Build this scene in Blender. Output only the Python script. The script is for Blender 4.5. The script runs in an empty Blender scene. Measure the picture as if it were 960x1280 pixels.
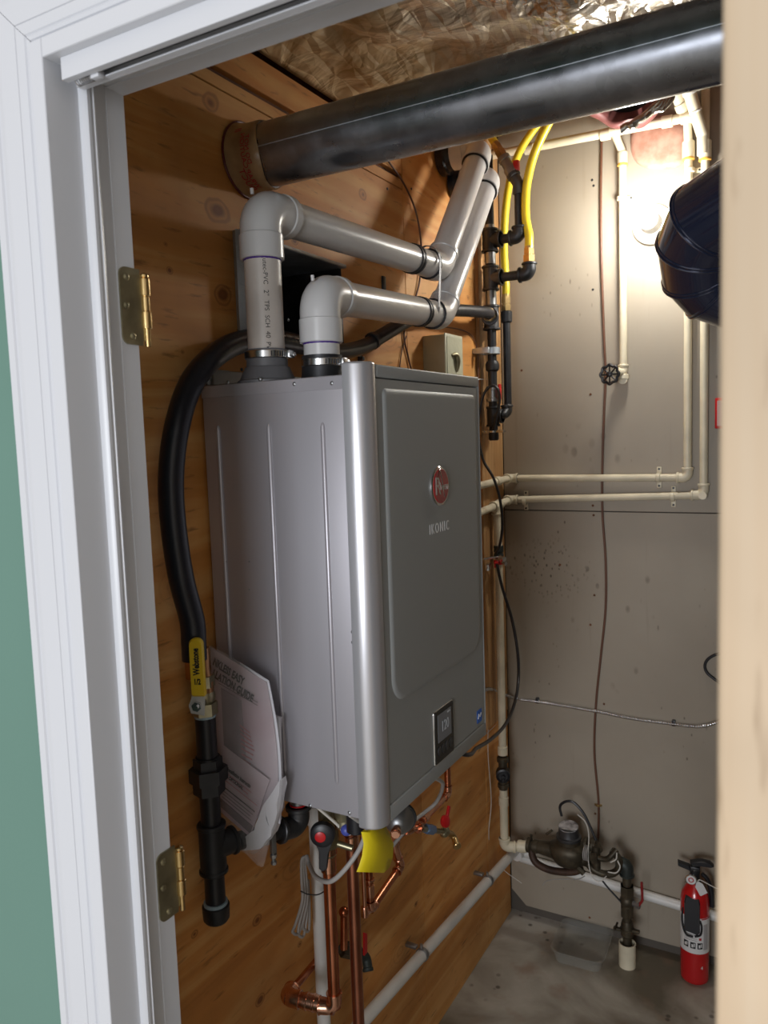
import bpy, bmesh, math, random
from mathutils import Vector, Matrix, noise
from math import sin, cos, pi, radians
random.seed(7)
S = bpy.context.scene
COL = S.collection

# ---------------------------------------------------------------- camera
F = 982.27
YAW, PIT, ROL = 0.5126289, 0.09522063, 0.03369961
CAM = Vector((0.92110, 0.0, 1.65))
_f = Vector((-sin(YAW) * cos(PIT), cos(YAW) * cos(PIT), -sin(PIT)))
_r = Vector((cos(YAW), sin(YAW), 0))
_d = _f.cross(_r)
RX = cos(ROL) * _r + sin(ROL) * _d
DN = -sin(ROL) * _r + cos(ROL) * _d
cd = bpy.data.cameras.new('camera')
cam = bpy.data.objects.new('camera', cd)
COL.objects.link(cam)
cam.matrix_world = Matrix(((RX.x, -DN.x, -_f.x, CAM.x), (RX.y, -DN.y, -_f.y, CAM.y), (RX.z, -DN.z, -_f.z, CAM.z), (0, 0, 0, 1)))
cd.sensor_fit = 'VERTICAL'
cd.sensor_height = 36
cd.lens = F / 1280 * 36
cd.clip_start = 0.02
cd.dof.use_dof = True
cd.dof.focus_distance = 1.55
cd.dof.aperture_fstop = cd.lens / 3.4
S.camera = cam

# ---------------------------------------------------------------- world and lights
w = bpy.data.worlds.new('world')
S.world = w
w.use_nodes = True
wb = w.node_tree.nodes['Background']
wb.inputs[0].default_value = (1.0, 0.955, 0.91, 1)
wb.inputs[1].default_value = 0.62


def area(name, loc, target, sx, sy, power, col):
    l = bpy.data.lights.new(name, 'AREA')
    l.shape = 'RECTANGLE'
    l.size = sx
    l.size_y = sy
    l.energy = power
    l.color = col
    o = bpy.data.objects.new(name, l)
    o.location = loc
    o.rotation_euler = (Vector(target) - Vector(loc)).to_track_quat('-Z', 'Y').to_euler()
    COL.objects.link(o)
    return o


area('hall_window_light', (0.85, -2.4, 1.45), (0.35, 0.9, 1.6), 1.1, 1.2, 66, (0.90, 0.94, 1.0))
BULB = Vector((0.475, 2.22, 2.235))
S.view_settings.view_transform = 'Standard'
S.view_settings.look = 'None'
S.view_settings.gamma = 1
S.view_settings.use_curve_mapping = False
S.view_settings.exposure = 0.0


# ---------------------------------------------------------------- pixel to world (on a real plane)
def ray(px, py):
    return RX * ((px - 480) / F) + DN * ((py - 640) / F) + _f


def on(px, py, ax, v):
    d = ray(px, py)
    return CAM + d * ((v - CAM[ax]) / d[ax])


def PX(px, py, x): return on(px, py, 0, x)
def PY(px, py, y): return on(px, py, 1, y)
def PZ(px, py, z): return on(px, py, 2, z)


# ---------------------------------------------------------------- materials
MATS = {}


def mat(name, col, rough=0.5, metal=0.0, var=0.0, vscale=8.0, col2=None, bump=0.0, bscale=60.0, stretch=(1, 1, 1), coat=0.0, spec=None, emit=None, trans=0.0, alpha=1.0):
    m = bpy.data.materials.new(name)
    m.use_nodes = True
    nt = m.node_tree
    b = nt.nodes['Principled BSDF']
    b.inputs['Base Color'].default_value = (*col, 1)
    b.inputs['Roughness'].default_value = rough
    b.inputs['Metallic'].default_value = metal
    b.inputs['Coat Weight'].default_value = coat
    b.inputs['Transmission Weight'].default_value = trans
    b.inputs['Alpha'].default_value = alpha
    if spec is not None:
        b.inputs['Specular IOR Level'].default_value = spec
    if emit:
        b.inputs['Emission Color'].default_value = (*emit[0], 1)
        b.inputs['Emission Strength'].default_value = emit[1]
    tc = nt.nodes.new('ShaderNodeTexCoord')
    mp = nt.nodes.new('ShaderNodeMapping')
    mp.inputs['Scale'].default_value = stretch
    nt.links.new(tc.outputs['Object'], mp.inputs['Vector'])
    if var or col2:
        n = nt.nodes.new('ShaderNodeTexNoise')
        n.inputs['Scale'].default_value = vscale
        n.inputs['Detail'].default_value = 6
        nt.links.new(mp.outputs[0], n.inputs['Vector'])
        r = nt.nodes.new('ShaderNodeValToRGB')
        r.color_ramp.elements[0].position = 0.35
        r.color_ramp.elements[1].position = 0.68
        c2 = col2 or tuple(c * (1 - var) for c in col)
        r.color_ramp.elements[0].color = (*c2, 1)
        r.color_ramp.elements[1].color = (*col, 1)
        nt.links.new(n.outputs['Fac'], r.inputs[0])
        nt.links.new(r.outputs[0], b.inputs['Base Color'])
    if bump:
        n2 = nt.nodes.new('ShaderNodeTexNoise')
        n2.inputs['Scale'].default_value = bscale
        n2.inputs['Detail'].default_value = 4
        nt.links.new(mp.outputs[0], n2.inputs['Vector'])
        bp = nt.nodes.new('ShaderNodeBump')
        bp.inputs['Strength'].default_value = bump
        bp.inputs['Distance'].default_value = 0.004
        nt.links.new(n2.outputs['Fac'], bp.inputs['Height'])
        nt.links.new(bp.outputs[0], b.inputs['Normal'])
    MATS[name] = m
    return m


class NT:
    def __init__(s, name, rough=0.6):
        s.m = bpy.data.materials.new(name)
        s.m.use_nodes = True
        s.t = s.m.node_tree
        s.b = s.t.nodes['Principled BSDF']
        s.b.inputs['Roughness'].default_value = rough
        s.tc = s.t.nodes.new('ShaderNodeTexCoord')
        MATS[name] = s.m

    def mp(s, scale=(1, 1, 1), loc=(0, 0, 0), rot=(0, 0, 0), src=None):
        n = s.t.nodes.new('ShaderNodeMapping')
        n.inputs['Scale'].default_value = scale
        n.inputs['Location'].default_value = loc
        n.inputs['Rotation'].default_value = rot
        s.t.links.new(src or s.tc.outputs['Object'], n.inputs['Vector'])
        return n.outputs[0]

    def noise(s, vec, scale, detail=5, dist=0.0, rough=0.5):
        n = s.t.nodes.new('ShaderNodeTexNoise')
        n.inputs['Scale'].default_value = scale
        n.inputs['Detail'].default_value = detail
        n.inputs['Distortion'].default_value = dist
        n.inputs['Roughness'].default_value = rough
        s.t.links.new(vec, n.inputs['Vector'])
        return n

    def voro(s, vec, scale, rnd=1.0):
        n = s.t.nodes.new('ShaderNodeTexVoronoi')
        n.inputs['Scale'].default_value = scale
        n.inputs['Randomness'].default_value = rnd
        s.t.links.new(vec, n.inputs['Vector'])
        return n

    def ramp(s, fac, stops):
        n = s.t.nodes.new('ShaderNodeValToRGB')
        e = n.color_ramp.elements
        while len(e) < len(stops):
            e.new(0.5)
        for k, (p, c) in enumerate(stops):
            e[k].position = p
            c = c if isinstance(c, tuple) else (c, c, c)
            e[k].color = (*c, 1)
        s.t.links.new(fac, n.inputs[0])
        return n.outputs[0]

    def mix(s, a, b, fac, mode='MIX'):
        n = s.t.nodes.new('ShaderNodeMix')
        n.data_type = 'RGBA'
        n.blend_type = mode
        for sock, v in ((n.inputs[6], a), (n.inputs[7], b), (n.inputs[0], fac)):
            if isinstance(v, (float, int)):
                sock.default_value = v
            elif isinstance(v, tuple):
                sock.default_value = (*v, 1)
            else:
                s.t.links.new(v, sock)
        return n.outputs[2]

    def math(s, op, a, b=0.0):
        n = s.t.nodes.new('ShaderNodeMath')
        n.operation = op
        for k, v in enumerate((a, b)):
            if isinstance(v, (float, int)):
                n.inputs[k].default_value = v
            else:
                s.t.links.new(v, n.inputs[k])
        return n.outputs[0]

    def bump(s, h, strength=0.3, dist=0.003):
        n = s.t.nodes.new('ShaderNodeBump')
        n.inputs['Strength'].default_value = strength
        n.inputs['Distance'].default_value = dist
        s.t.links.new(h, n.inputs['Height'])
        s.t.links.new(n.outputs[0], s.b.inputs['Normal'])

    def out(s, c, name='Base Color'):
        s.t.links.new(c, s.b.inputs[name])


KNOTS = [(272, 262, 0.034), (262, 128, 0.026), (279, 368, 0.026), (454, 243, 0.022), (212, 338, 0.008), (368, 300, 0.012), (322, 1150, 0.016), (345, 1095, 0.008), (243, 1168, 0.012), (325, 1250, 0.014), (207, 305, 0.006), (585, 372, 0.012), (488, 300, 0.010), (375, 1180, 0.010), (520, 1130, 0.010), (228, 440, 0.006)]


def wood(name, light, mid, dark, knots=True, grain='y', kscale=5.0):
    a = NT(name, 0.62)
    st = {'y': (9, 0.9, 9), 'z': (26, 26, 1.0)}[grain]
    warp = a.noise(a.mp((1.2, 1.2, 1.2)), 2.0, 3)
    n1 = a.noise(a.mp(st), 1.0, 7, 2.2)
    c = a.ramp(n1.outputs['Fac'], [(0.22, tuple((p + q) / 2 for p, q in zip(dark, mid))), (0.46, mid), (0.66, light)])
    n2 = a.noise(a.mp((1, 1, 1)), 3.0, 4, 0.8)
    c = a.mix(c, tuple(v * 0.62 for v in mid), a.ramp(n2.outputs['Fac'], [(0.40, 0.0), (0.72, 0.62)]))
    # fine flecks
    n3 = a.noise(a.mp({'y': (90, 14, 90), 'z': (90, 90, 14)}[grain]), 1.0, 3)
    c = a.mix(c, tuple(v * 0.5 for v in dark), a.ramp(n3.outputs['Fac'], [(0.62, 0.0), (0.74, 0.6)]))
    h = n1.outputs['Fac']
    if knots:
        v = a.voro(a.mp((1, 0.8, 1.25) if grain == 'y' else (1.6, 1.6, 0.6)), kscale)
        kmul = 0.45 if name == 'plywood' else 1.0
        # warped distance for round knots with rings
        dn = a.noise(a.mp((14, 14, 14)), 1.0, 3)
        d = a.math('ADD', v.outputs['Distance'], a.math('MULTIPLY', a.math('SUBTRACT', dn.outputs['Fac'], 0.5), 0.10))
        pick = a.ramp(v.outputs['Color'], [(0.48, 0.0), (0.52, 1.0)])
        ring = a.math('SINE', a.math('MULTIPLY', d, 95.0))
        halo = a.ramp(d, [(0.09, 1.0), (0.26, 0.0)])
        rc = a.ramp(ring, [(0.2, 0.0), (0.9, 0.55)])
        pick = a.math('MULTIPLY', pick, kmul)
        fac = a.math('MULTIPLY', a.math('MULTIPLY', halo, rc), pick)
        c = a.mix(c, tuple(v_ * 0.55 for v_ in dark), fac)
        core = a.math('MULTIPLY', a.ramp(d, [(0.035, 0.85), (0.075, 0.0)]), pick)
        c = a.mix(c, tuple(v_ * 0.4 for v_ in dark), core)
    if name == 'plywood':
        dn2 = a.noise(a.mp((9, 9, 9)), 1.0, 3)
        for (kx, ky, kr) in KNOTS:
            kp = PX(kx, ky, 0.0)
            vv = a.t.nodes.new('ShaderNodeVectorMath'); vv.operation = 'DISTANCE'
            a.t.links.new(a.mp((0, 0.78, 1.0)), vv.inputs[0]); vv.inputs[1].default_value = (0, kp.y * 0.78, kp.z)
            d = a.math('MULTIPLY', a.math('ADD', vv.outputs['Value'], a.math('MULTIPLY', a.math('SUBTRACT', dn2.outputs['Fac'], 0.5), 1.5 * kr)), 1.0 / kr)
            ring_ = a.ramp(a.math('SINE', a.math('MULTIPLY', d, 13.0)), [(0.0, 0.0), (0.9, 0.55)])
            c = a.mix(c, tuple(v_ * 0.8 for v_ in dark), a.math('MULTIPLY', a.ramp(d, [(0.75, 1.0), (1.0, 0.0)]), ring_))
            c = a.mix(c, tuple(v_ * 0.45 for v_ in dark), a.ramp(d, [(0.22, 0.85), (0.42, 0.0)]))
            c = a.mix(c, tuple(v_ * 0.9 for v_ in dark), a.ramp(d, [(0.40, 0.35), (0.75, 0.0)]))
    a.out(c)
    a.bump(h, 0.18, 0.002)
    return a.m


M_PLY = wood('plywood', (0.80, 0.44, 0.155), (0.67, 0.285, 0.066), (0.30, 0.095, 0.02))
M_STUD = wood('stud_wood', (0.60, 0.36, 0.16), (0.46, 0.24, 0.09), (0.24, 0.10, 0.04), True, 'z', 3.0)
M_PINE = wood('pine', (0.64, 0.53, 0.39), (0.60, 0.46, 0.31), (0.52, 0.34, 0.19), False, 'z')
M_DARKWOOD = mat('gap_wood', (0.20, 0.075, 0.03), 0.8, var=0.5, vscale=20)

# painted gypsum with scuffs and specks
a = NT('painted_gypsum', 0.55)
n = a.noise(a.mp((1, 1, 1)), 2.4, 5)
c = a.ramp(n.outputs['Fac'], [(0.3, (0.315, 0.268, 0.208)), (0.7, (0.375, 0.325, 0.256))])
v = a.voro(a.mp((1, 1, 0.55)), 42.0)
nm = a.noise(a.mp((1, 1, 1), (3.1, 0, 0.7)), 4.2, 3)
sp = a.math('MULTIPLY', a.ramp(v.outputs['Distance'], [(0.06, 1.0), (0.15, 0.0)]), a.ramp(nm.outputs['Fac'], [(0.54, 0.0), (0.64, 0.85)]))
c = a.mix(c, (0.10, 0.075, 0.055), sp)
v2 = a.voro(a.mp((2.2, 1, 0.7), (0.3, 0.2, 0.9)), 9.0)
sp2 = a.math('MULTIPLY', a.ramp(v2.outputs['Distance'], [(0.03, 1.0), (0.07, 0.0)]), a.ramp(nm.outputs['Fac'], [(0.45, 0.0), (0.6, 0.7)]))
c = a.mix(c, (0.12, 0.09, 0.07), sp2)
for cx_, cy_, rad_, vs_, amt in ((688, 712, 0.16, 75, 0.9), (640, 700, 0.10, 60, 0.7), (735, 720, 0.08, 40, 0.9), (800, 745, 0.12, 26, 0.9), (745, 560, 0.12, 22, 0.8), (790, 850, 0.08, 24, 0.9), (700, 780, 0.07, 30, 0.7)):
    kp = PY(cx_, cy_, 2.44)
    vv = a.t.nodes.new('ShaderNodeVectorMath'); vv.operation = 'DISTANCE'
    a.t.links.new(a.mp((1, 0, 1.3)), vv.inputs[0]); vv.inputs[1].default_value = (kp.x, 0, kp.z * 1.3)
    v3 = a.voro(a.mp((1.3, 1, 0.8), (cx_ * 0.01, 0, 0)), float(vs_))
    ms = a.math('MULTIPLY', a.ramp(a.math('DIVIDE', vv.outputs['Value'], rad_), [(0.2, amt), (1.0, 0.0)]), a.ramp(v3.outputs['Distance'], [(0.20, 1.0), (0.36, 0.0)]))
    ms = a.math('MULTIPLY', ms, a.ramp(v3.outputs['Color'], [(0.45, 0.0), (0.55, 1.0)]))
    c = a.mix(c, (0.085, 0.065, 0.045), ms)
st = a.noise(a.mp((34, 34, 2.2)), 1.0, 4)
c = a.mix(c, (0.22, 0.18, 0.14), a.ramp(st.outputs['Fac'], [(0.64, 0.0), (0.80, 0.4)]))
a.out(c)
a.bump(n.outputs['Fac'], 0.06)
M_GYP = a.m

# concrete floor
a = NT('concrete', 0.55)
n = a.noise(a.mp((1, 1, 1)), 3.2, 8, 0.6)
c = a.ramp(n.outputs['Fac'], [(0.34, (0.14, 0.118, 0.082)), (0.46, (0.28, 0.25, 0.20)), (0.56, (0.42, 0.39, 0.33)), (0.68, (0.56, 0.53, 0.48))])
n2 = a.noise(a.mp((1, 1, 1), (5, 2, 0)), 9.0, 6)
c = a.mix(c, (0.28, 0.17, 0.11), a.ramp(n2.outputs['Fac'], [(0.56, 0.0), (0.70, 0.5)]))
v = a.voro(a.mp((1, 1, 1)), 22)
nm = a.noise(a.mp((1, 1, 1), (1, 4, 0)), 3.0, 3)
c = a.mix(c, (0.07, 0.055, 0.04), a.math('MULTIPLY', a.ramp(v.outputs['Distance'], [(0.10, 1.0), (0.2, 0.0)]), a.ramp(nm.outputs['Fac'], [(0.52, 0.0), (0.58, 0.8)])))
a.out(c)
a.bump(n2.outputs['Fac'], 0.25, 0.004)
M_CONC = a.m

# galvanised steel (spangle)
def galv(name, base, rough=0.33):
    a = NT(name, rough)
    a.b.inputs['Metallic'].default_value = 0.95
    v = a.voro(a.mp((1, 1, 1)), 75)
    n = a.noise(a.mp((1, 1, 1)), 14, 5)
    c = a.ramp(n.outputs['Fac'], [(0.3, tuple(b * 0.62 for b in base)), (0.7, base)])
    c = a.mix(c, tuple(b * 0.7 for b in base), a.ramp(v.outputs['Color'], [(0.3, 0.0), (0.8, 0.5)]))
    a.out(c)
    a.out(a.ramp(n.outputs['Fac'], [(0.3, rough - 0.08), (0.7, rough + 0.12)]), 'Roughness')
    a.bump(v.outputs['Distance'], 0.04, 0.001)
    return a.m


M_GALV = galv('galvanised', (0.44, 0.46, 0.51), 0.27)
M_GALVL = galv('galvanised_light', (0.66, 0.72, 0.78), 0.5)

# foil-faced kraft insulation: kraft near the left wall, foil further in, with a scrim grid and creases
a = NT('foil_kraft', 0.4)
n = a.noise(a.mp((1, 1, 1), (0.4, 0.1, 0)), 3.2, 5, 0.8)
g = a.t.nodes.new('ShaderNodeSeparateXYZ')
a.t.links.new(a.tc.outputs['Object'], g.inputs[0])
fac = a.ramp(a.math('ADD', a.math('ADD', g.outputs[0], 0.32), a.math('MULTIPLY', a.math('SUBTRACT', n.outputs['Fac'], 0.5), 0.6)), [(-0.0, 0.0), (0.24, 1.0)])
cr = a.noise(a.mp((1.0, 1.6, 1.0)), 9, 3, 0.9)
kr = a.ramp(cr.outputs['Fac'], [(0.30, (0.50, 0.32, 0.14)), (0.6, (0.74, 0.55, 0.32))])
fo = a.ramp(cr.outputs['Fac'], [(0.30, (0.55, 0.50, 0.44)), (0.6, (0.88, 0.86, 0.82))])
c = a.mix(kr, fo, fac)
gx = a.math('ABSOLUTE', a.math('SUBTRACT', a.math('FRACT', a.math('MULTIPLY', a.math('ADD', g.outputs[0], a.math('MULTIPLY', g.outputs[1], 0.25)), 75.0)), 0.5))
gy = a.math('ABSOLUTE', a.math('SUBTRACT', a.math('FRACT', a.math('MULTIPLY', a.math('SUBTRACT', g.outputs[1], a.math('MULTIPLY', g.outputs[0], 0.25)), 60.0)), 0.5))
line = a.ramp(a.math('MAXIMUM', gx, gy), [(0.44, 0.0), (0.48, 0.5)])
c = a.mix(c, (0.26, 0.19, 0.11), a.math('MULTIPLY', line, fac))
a.out(c)
a.out(a.math('MULTIPLY', fac, 0.85), 'Metallic')
a.out(a.ramp(fac, [(0.0, 0.5), (1.0, 0.24)]), 'Roughness')
vf = a.voro(a.mp((1.6, 0.6, 1), (0, 0, 0), (0, 0, 0.5)), 21)
vf.feature = 'DISTANCE_TO_EDGE'
a.bump(a.math('ADD', cr.outputs['Fac'], a.math('MULTIPLY', vf.outputs['Distance'], 0.8)), 0.75, 0.016)
M_FOIL = a.m

M_WHITE = mat('white_trim_paint', (0.60, 0.615, 0.65), 0.32)
M_GREEN = mat('green_wall_paint', (0.125, 0.245, 0.200), 0.6, var=0.08, vscale=2, bump=0.08, bscale=150)
M_HALL = mat('hall_drywall', (0.55, 0.55, 0.55), 0.7)
M_BRASS = mat('polished_brass', (0.78, 0.56, 0.26), 0.2, 1.0, var=0.2, vscale=60)
M_BRASSD = mat('aged_brass', (0.45, 0.41, 0.27), 0.38, 0.9, var=0.35, vscale=30)
M_BRASSF = mat('brass_fitting', (0.62, 0.44, 0.20), 0.3, 1.0, var=0.3, vscale=50)
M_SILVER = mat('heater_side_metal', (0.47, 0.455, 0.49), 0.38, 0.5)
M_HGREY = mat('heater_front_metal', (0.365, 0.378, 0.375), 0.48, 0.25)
M_HTRIM = mat('heater_edge_highlight', (0.66, 0.66, 0.70), 0.3, 0.7)  # lighter than the cover: the window highlight is put into the edge colour
M_PVC = mat('grey_pvc', (0.62, 0.61, 0.605), 0.28, var=0.06, vscale=10)
M_PVCT = mat('printed_pvc', (0.66, 0.60, 0.55), 0.38, var=0.22, vscale=14, bump=0.03)
M_WPVC = mat('white_pvc', (0.74, 0.73, 0.70), 0.35, var=0.1, vscale=12)
M_CPVC = mat('cream_cpvc', (0.78, 0.70, 0.52), 0.42, var=0.22, vscale=12)
M_CEM = mat('pipe_cement', (0.75, 0.42, 0.08), 0.4, var=0.2)
M_BLACK = mat('black_rubber', (0.012, 0.012, 0.015), 0.38)
M_HOSE = mat('black_hose_jacket', (0.013, 0.014, 0.022), 0.33, bump=0.15, bscale=40)
M_IRON = mat('black_iron', (0.045, 0.046, 0.050), 0.45, 0.55, var=0.35, vscale=25, bump=0.1)
M_IRONG = mat('grey_iron', (0.11, 0.11, 0.115), 0.42, 0.7, var=0.4, vscale=25, bump=0.1)
M_BRONZE = mat('aged_bronze', (0.105, 0.085, 0.055), 0.5, 0.55, var=0.55, vscale=22, bump=0.2, bscale=50)
M_GREENP = mat('dark_patina', (0.045, 0.055, 0.05), 0.5, 0.4, var=0.4, vscale=30)
M_COPPER = mat('copper', (0.72, 0.30, 0.17), 0.27, 1.0, col2=(0.42, 0.13, 0.06), vscale=14)
M_COPL = mat('copper_bright', (0.85, 0.45, 0.30), 0.22, 1.0, var=0.25, vscale=40)
M_STEEL = mat('bright_steel', (0.62, 0.62, 0.62), 0.25, 1.0, var=0.2, vscale=50)
M_DULL = mat('dull_steel', (0.36, 0.37, 0.38), 0.4, 0.9, var=0.2, vscale=30)
M_YHOSE = mat('yellow_gas_hose', (0.80, 0.60, 0.03), 0.35, var=0.08)
M_YHAND = mat('yellow_handle', (0.72, 0.50, 0.02), 0.4)
M_YTAG = mat('yellow_tag_paper', (0.78, 0.62, 0.01), 0.55, bump=0.2, bscale=12)
M_RED = mat('red_plastic', (0.55, 0.012, 0.015), 0.35)
M_REDP = mat('red_enamel', (0.50, 0.01, 0.012), 0.22, coat=0.5)
M_REDLB = mat('red_print', (0.45, 0.02, 0.03), 0.6)
M_PURP = mat('purple_primer', (0.06, 0.015, 0.22), 0.4)
M_PINK = mat('pink_fibreglass', (0.52, 0.30, 0.23), 0.75, col2=(0.36, 0.17, 0.12), vscale=28, bump=0.5, bscale=35, coat=0.25)
M_PINKD = mat('maroon_duct_lining', (0.22, 0.075, 0.07), 0.5, var=0.4, vscale=18, bump=0.5, bscale=30)
M_SFOIL = mat('silver_foil', (0.72, 0.70, 0.66), 0.25, 1.0, var=0.3, vscale=30, bump=0.9, bscale=35)
M_STOVE = mat('black_stovepipe', (0.026, 0.032, 0.065), 0.16, 0.35, coat=0.8, bump=0.04, bscale=12)
M_TAN = mat('tan_box_enamel', (0.40, 0.33, 0.19), 0.55)
M_TANLIT = mat('lit_crackled_enamel', (0.55, 0.55, 0.40), 0.5, bump=0.5, bscale=45)  # lit tone of the tan box, light on the front face put into colour
M_LABEL = mat('label_white', (0.72, 0.71, 0.70), 0.5)
M_PAPER = mat('glossy_paper', (0.46, 0.42, 0.45), 0.35, col2=(0.38, 0.27, 0.30), vscale=7)
M_PAPER2 = mat('paper_back', (0.66, 0.66, 0.72), 0.5)
M_INK = mat('black_ink', (0.01, 0.01, 0.012), 0.6)
M_INKG = mat('grey_ink', (0.13, 0.10, 0.11), 0.5)
M_INKR = mat('faded_red_ink', (0.40, 0.16, 0.18), 0.5)
M_CHROME = mat('chrome', (0.8, 0.8, 0.8), 0.12, 1.0)
M_BADGE = mat('badge_red', (0.35, 0.008, 0.012), 0.15, coat=1.0)
M_LCD = mat('lcd_grey', (0.20, 0.21, 0.23), 0.2)
M_LCDT = mat('lcd_segments', (0.55, 0.58, 0.62), 0.4)
M_BLUE = mat('blue_sticker', (0.02, 0.13, 0.55), 0.4)
M_GREYC = mat('grey_cable', (0.35, 0.33, 0.31), 0.5)
M_BROWNC = mat('brown_wire', (0.13, 0.055, 0.03), 0.5)
M_WHITEC = mat('white_wire', (0.65, 0.62, 0.56), 0.5)
M_KRAFT = mat('kraft_sleeve', (0.44, 0.27, 0.13), 0.35, col2=(0.27, 0.15, 0.07), vscale=24, bump=0.8, bscale=30, coat=0.3)
M_BULB = mat('glowing_bulb', (1, 1, 1), 0.4, emit=((1.0, 0.975, 0.91), 165))
M_PORC = mat('porcelain', (0.75, 0.74, 0.70), 0.25)
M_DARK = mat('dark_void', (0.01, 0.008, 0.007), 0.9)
M_CLEAR = mat('clear_plastic_film', (0.9, 0.88, 0.88), 0.18, alpha=0.12, coat=0.3)
M_FROST = mat('frosted_tub_plastic', (0.45, 0.45, 0.41), 0.3, alpha=0.16, coat=0.5)
M_WRAP = mat('white_crumpled_film', (0.70, 0.69, 0.72), 0.3, alpha=0.8, bump=0.6, bscale=40)
M_BLUEG = mat('thread_sealant', (0.30, 0.40, 0.46), 0.5)


# ---------------------------------------------------------------- objects
ROOT = {}


def tag(o, label=None, cat=None, group=None, kind=None):
    if label: o['label'] = label
    if cat: o['category'] = cat
    if group: o['group'] = group
    if kind: o['kind'] = kind
    return o


def thing(name, label, cat, loc, group=None):
    o = bpy.data.objects.new(name, None)
    o.empty_display_size = 0.02
    COL.objects.link(o)
    o.location = loc
    ROOT[o] = Vector(loc)
    tag(o, label, cat, group)
    return o


def obj(name, bm, m, parent=None, label=None, sharp=38, loc=None):
    """link a bmesh (world coordinates) as one mesh object, origin at its root"""
    org = ROOT[parent] if parent is not None else (Vector(loc) if loc is not None else Vector((0, 0, 0)))
    if org.length:
        bmesh.ops.translate(bm, vec=-org, verts=bm.verts)
    bmesh.ops.recalc_face_normals(bm, faces=bm.faces)
    me = bpy.data.meshes.new(name)
    bm.to_mesh(me)
    bm.free()
    for p in me.polygons:
        p.use_smooth = True
    me.set_sharp_from_angle(angle=radians(sharp))
    ms = m if isinstance(m, (list, tuple)) else [m]
    for x in ms:
        me.materials.append(x)
    o = bpy.data.objects.new(name, me)
    COL.objects.link(o)
    if parent is not None:
        o.parent = parent
    else:
        o.location = org
    ROOT[o] = org
    if label: o['label'] = label
    return o


def struct(name, bm, m, label=None):
    o = obj(name, bm, m)
    o['kind'] = 'structure'
    if label: o['label'] = label
    return o


def B(): return bmesh.new()


def box(bm, a, b, bev=0.0, seg=2):
    a, b = Vector(a), Vector(b)
    vs = [bm.verts.new((x, y, z)) for x in (a.x, b.x) for y in (a.y, b.y) for z in (a.z, b.z)]
    fs = [bm.faces.new([vs[i] for i in q]) for q in ((0, 1, 3, 2), (4, 6, 7, 5), (0, 4, 5, 1), (2, 3, 7, 6), (0, 2, 6, 4), (1, 5, 7, 3))]
    if bev:
        es = list({e for f in fs for e in f.edges})
        bmesh.ops.bevel(bm, geom=es, offset=bev, segments=seg, profile=0.5, affect='EDGES')
    return bm


def obox(bm, c, u, v, n, su, sv, sn, bev=0.0):
    """oriented box centred at c with axes u v n and full sizes"""
    c, u, v, n = Vector(c), Vector(u).normalized(), Vector(v).normalized(), Vector(n).normalized()
    vs = [bm.verts.new(c + u * (i * su / 2) + v * (j * sv / 2) + n * (k * sn / 2)) for i in (-1, 1) for j in (-1, 1) for k in (-1, 1)]
    fs = [bm.faces.new([vs[i] for i in q]) for q in ((0, 1, 3, 2), (4, 6, 7, 5), (0, 4, 5, 1), (2, 3, 7, 6), (0, 2, 6, 4), (1, 5, 7, 3))]
    if bev:
        es = list({e for f in fs for e in f.edges})
        bmesh.ops.bevel(bm, geom=es, offset=bev, segments=2, profile=0.5, affect='EDGES')
    return bm


def frame(d):
    d = Vector(d).normalized()
    u = d.orthogonal().normalized()
    return u, d.cross(u)


def lathe(bm, p, d, prof, seg=20, u=None, a0=0.0, a1=2 * pi, capped=True):
    """prof = [(distance along d, radius)...] closed with caps"""
    p, d = Vector(p), Vector(d).normalized()
    if u is None:
        u, v = frame(d)
    else:
        u = Vector(u).normalized()
        v = d.cross(u)
    rings = []
    for h, r in prof:
        rings.append([bm.verts.new(p + d * h + (u * cos(2 * pi * k / seg) + v * sin(2 * pi * k / seg)) * max(r, 1e-5)) for k in range(seg)])
    for A, C in zip(rings, rings[1:]):
        for k in range(seg):
            bm.faces.new((A[k], A[(k + 1) % seg], C[(k + 1) % seg], C[k]))
    if capped:
        bm.faces.new(rings[0][::-1])
        bm.faces.new(rings[-1])
    return bm


def cyl(bm, a, b, r, r2=None, seg=18):
    a, b = Vector(a), Vector(b)
    return lathe(bm, a, b - a, [(0, r), ((b - a).length, r if r2 is None else r2)], seg)


def hexn(bm, a, b, r):
    return cyl(bm, a, b, r, seg=6)


def fillet(pts, rad, n=7):
    pts = [Vector(p) for p in pts]
    out = [pts[0]]
    for i in range(1, len(pts) - 1):
        p0, p, p1 = pts[i - 1], pts[i], pts[i + 1]
        r = rad[i - 1] if isinstance(rad, (list, tuple)) else rad
        a, b = (p0 - p), (p1 - p)
        la, lb = a.length, b.length
        a.normalize(); b.normalize()
        ang = a.angle(b)
        if ang > 3.10 or r <= 0:
            out.append(p)
            continue
        t = min(r / math.tan(ang / 2), la * 0.49, lb * 0.49)
        rr = t * math.tan(ang / 2)
        cdir = (a + b).normalized()
        c = p + cdir * (rr / sin(ang / 2))
        s, e = p + a * t - c, p + b * t - c
        for k in range(n + 1):
            out.append(c + s.slerp(e, k / n, s).normalized() * rr)
    out.append(pts[-1])
    return out


def spline(pts, n=8):
    pts = [Vector(p) for p in pts]
    P = [pts[0] * 2 - pts[1]] + pts + [pts[-1] * 2 - pts[-2]]
    out = []
    for i in range(1, len(P) - 2):
        p0, p1, p2, p3 = P[i - 1:i + 3]
        for k in range(n):
            t = k / n
            out.append(0.5 * ((2 * p1) + (p2 - p0) * t + (2 * p0 - 5 * p1 + 4 * p2 - p3) * t * t + (3 * p1 - p0 - 3 * p2 + p3) * t ** 3))
    out.append(pts[-1])
    return out


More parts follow.
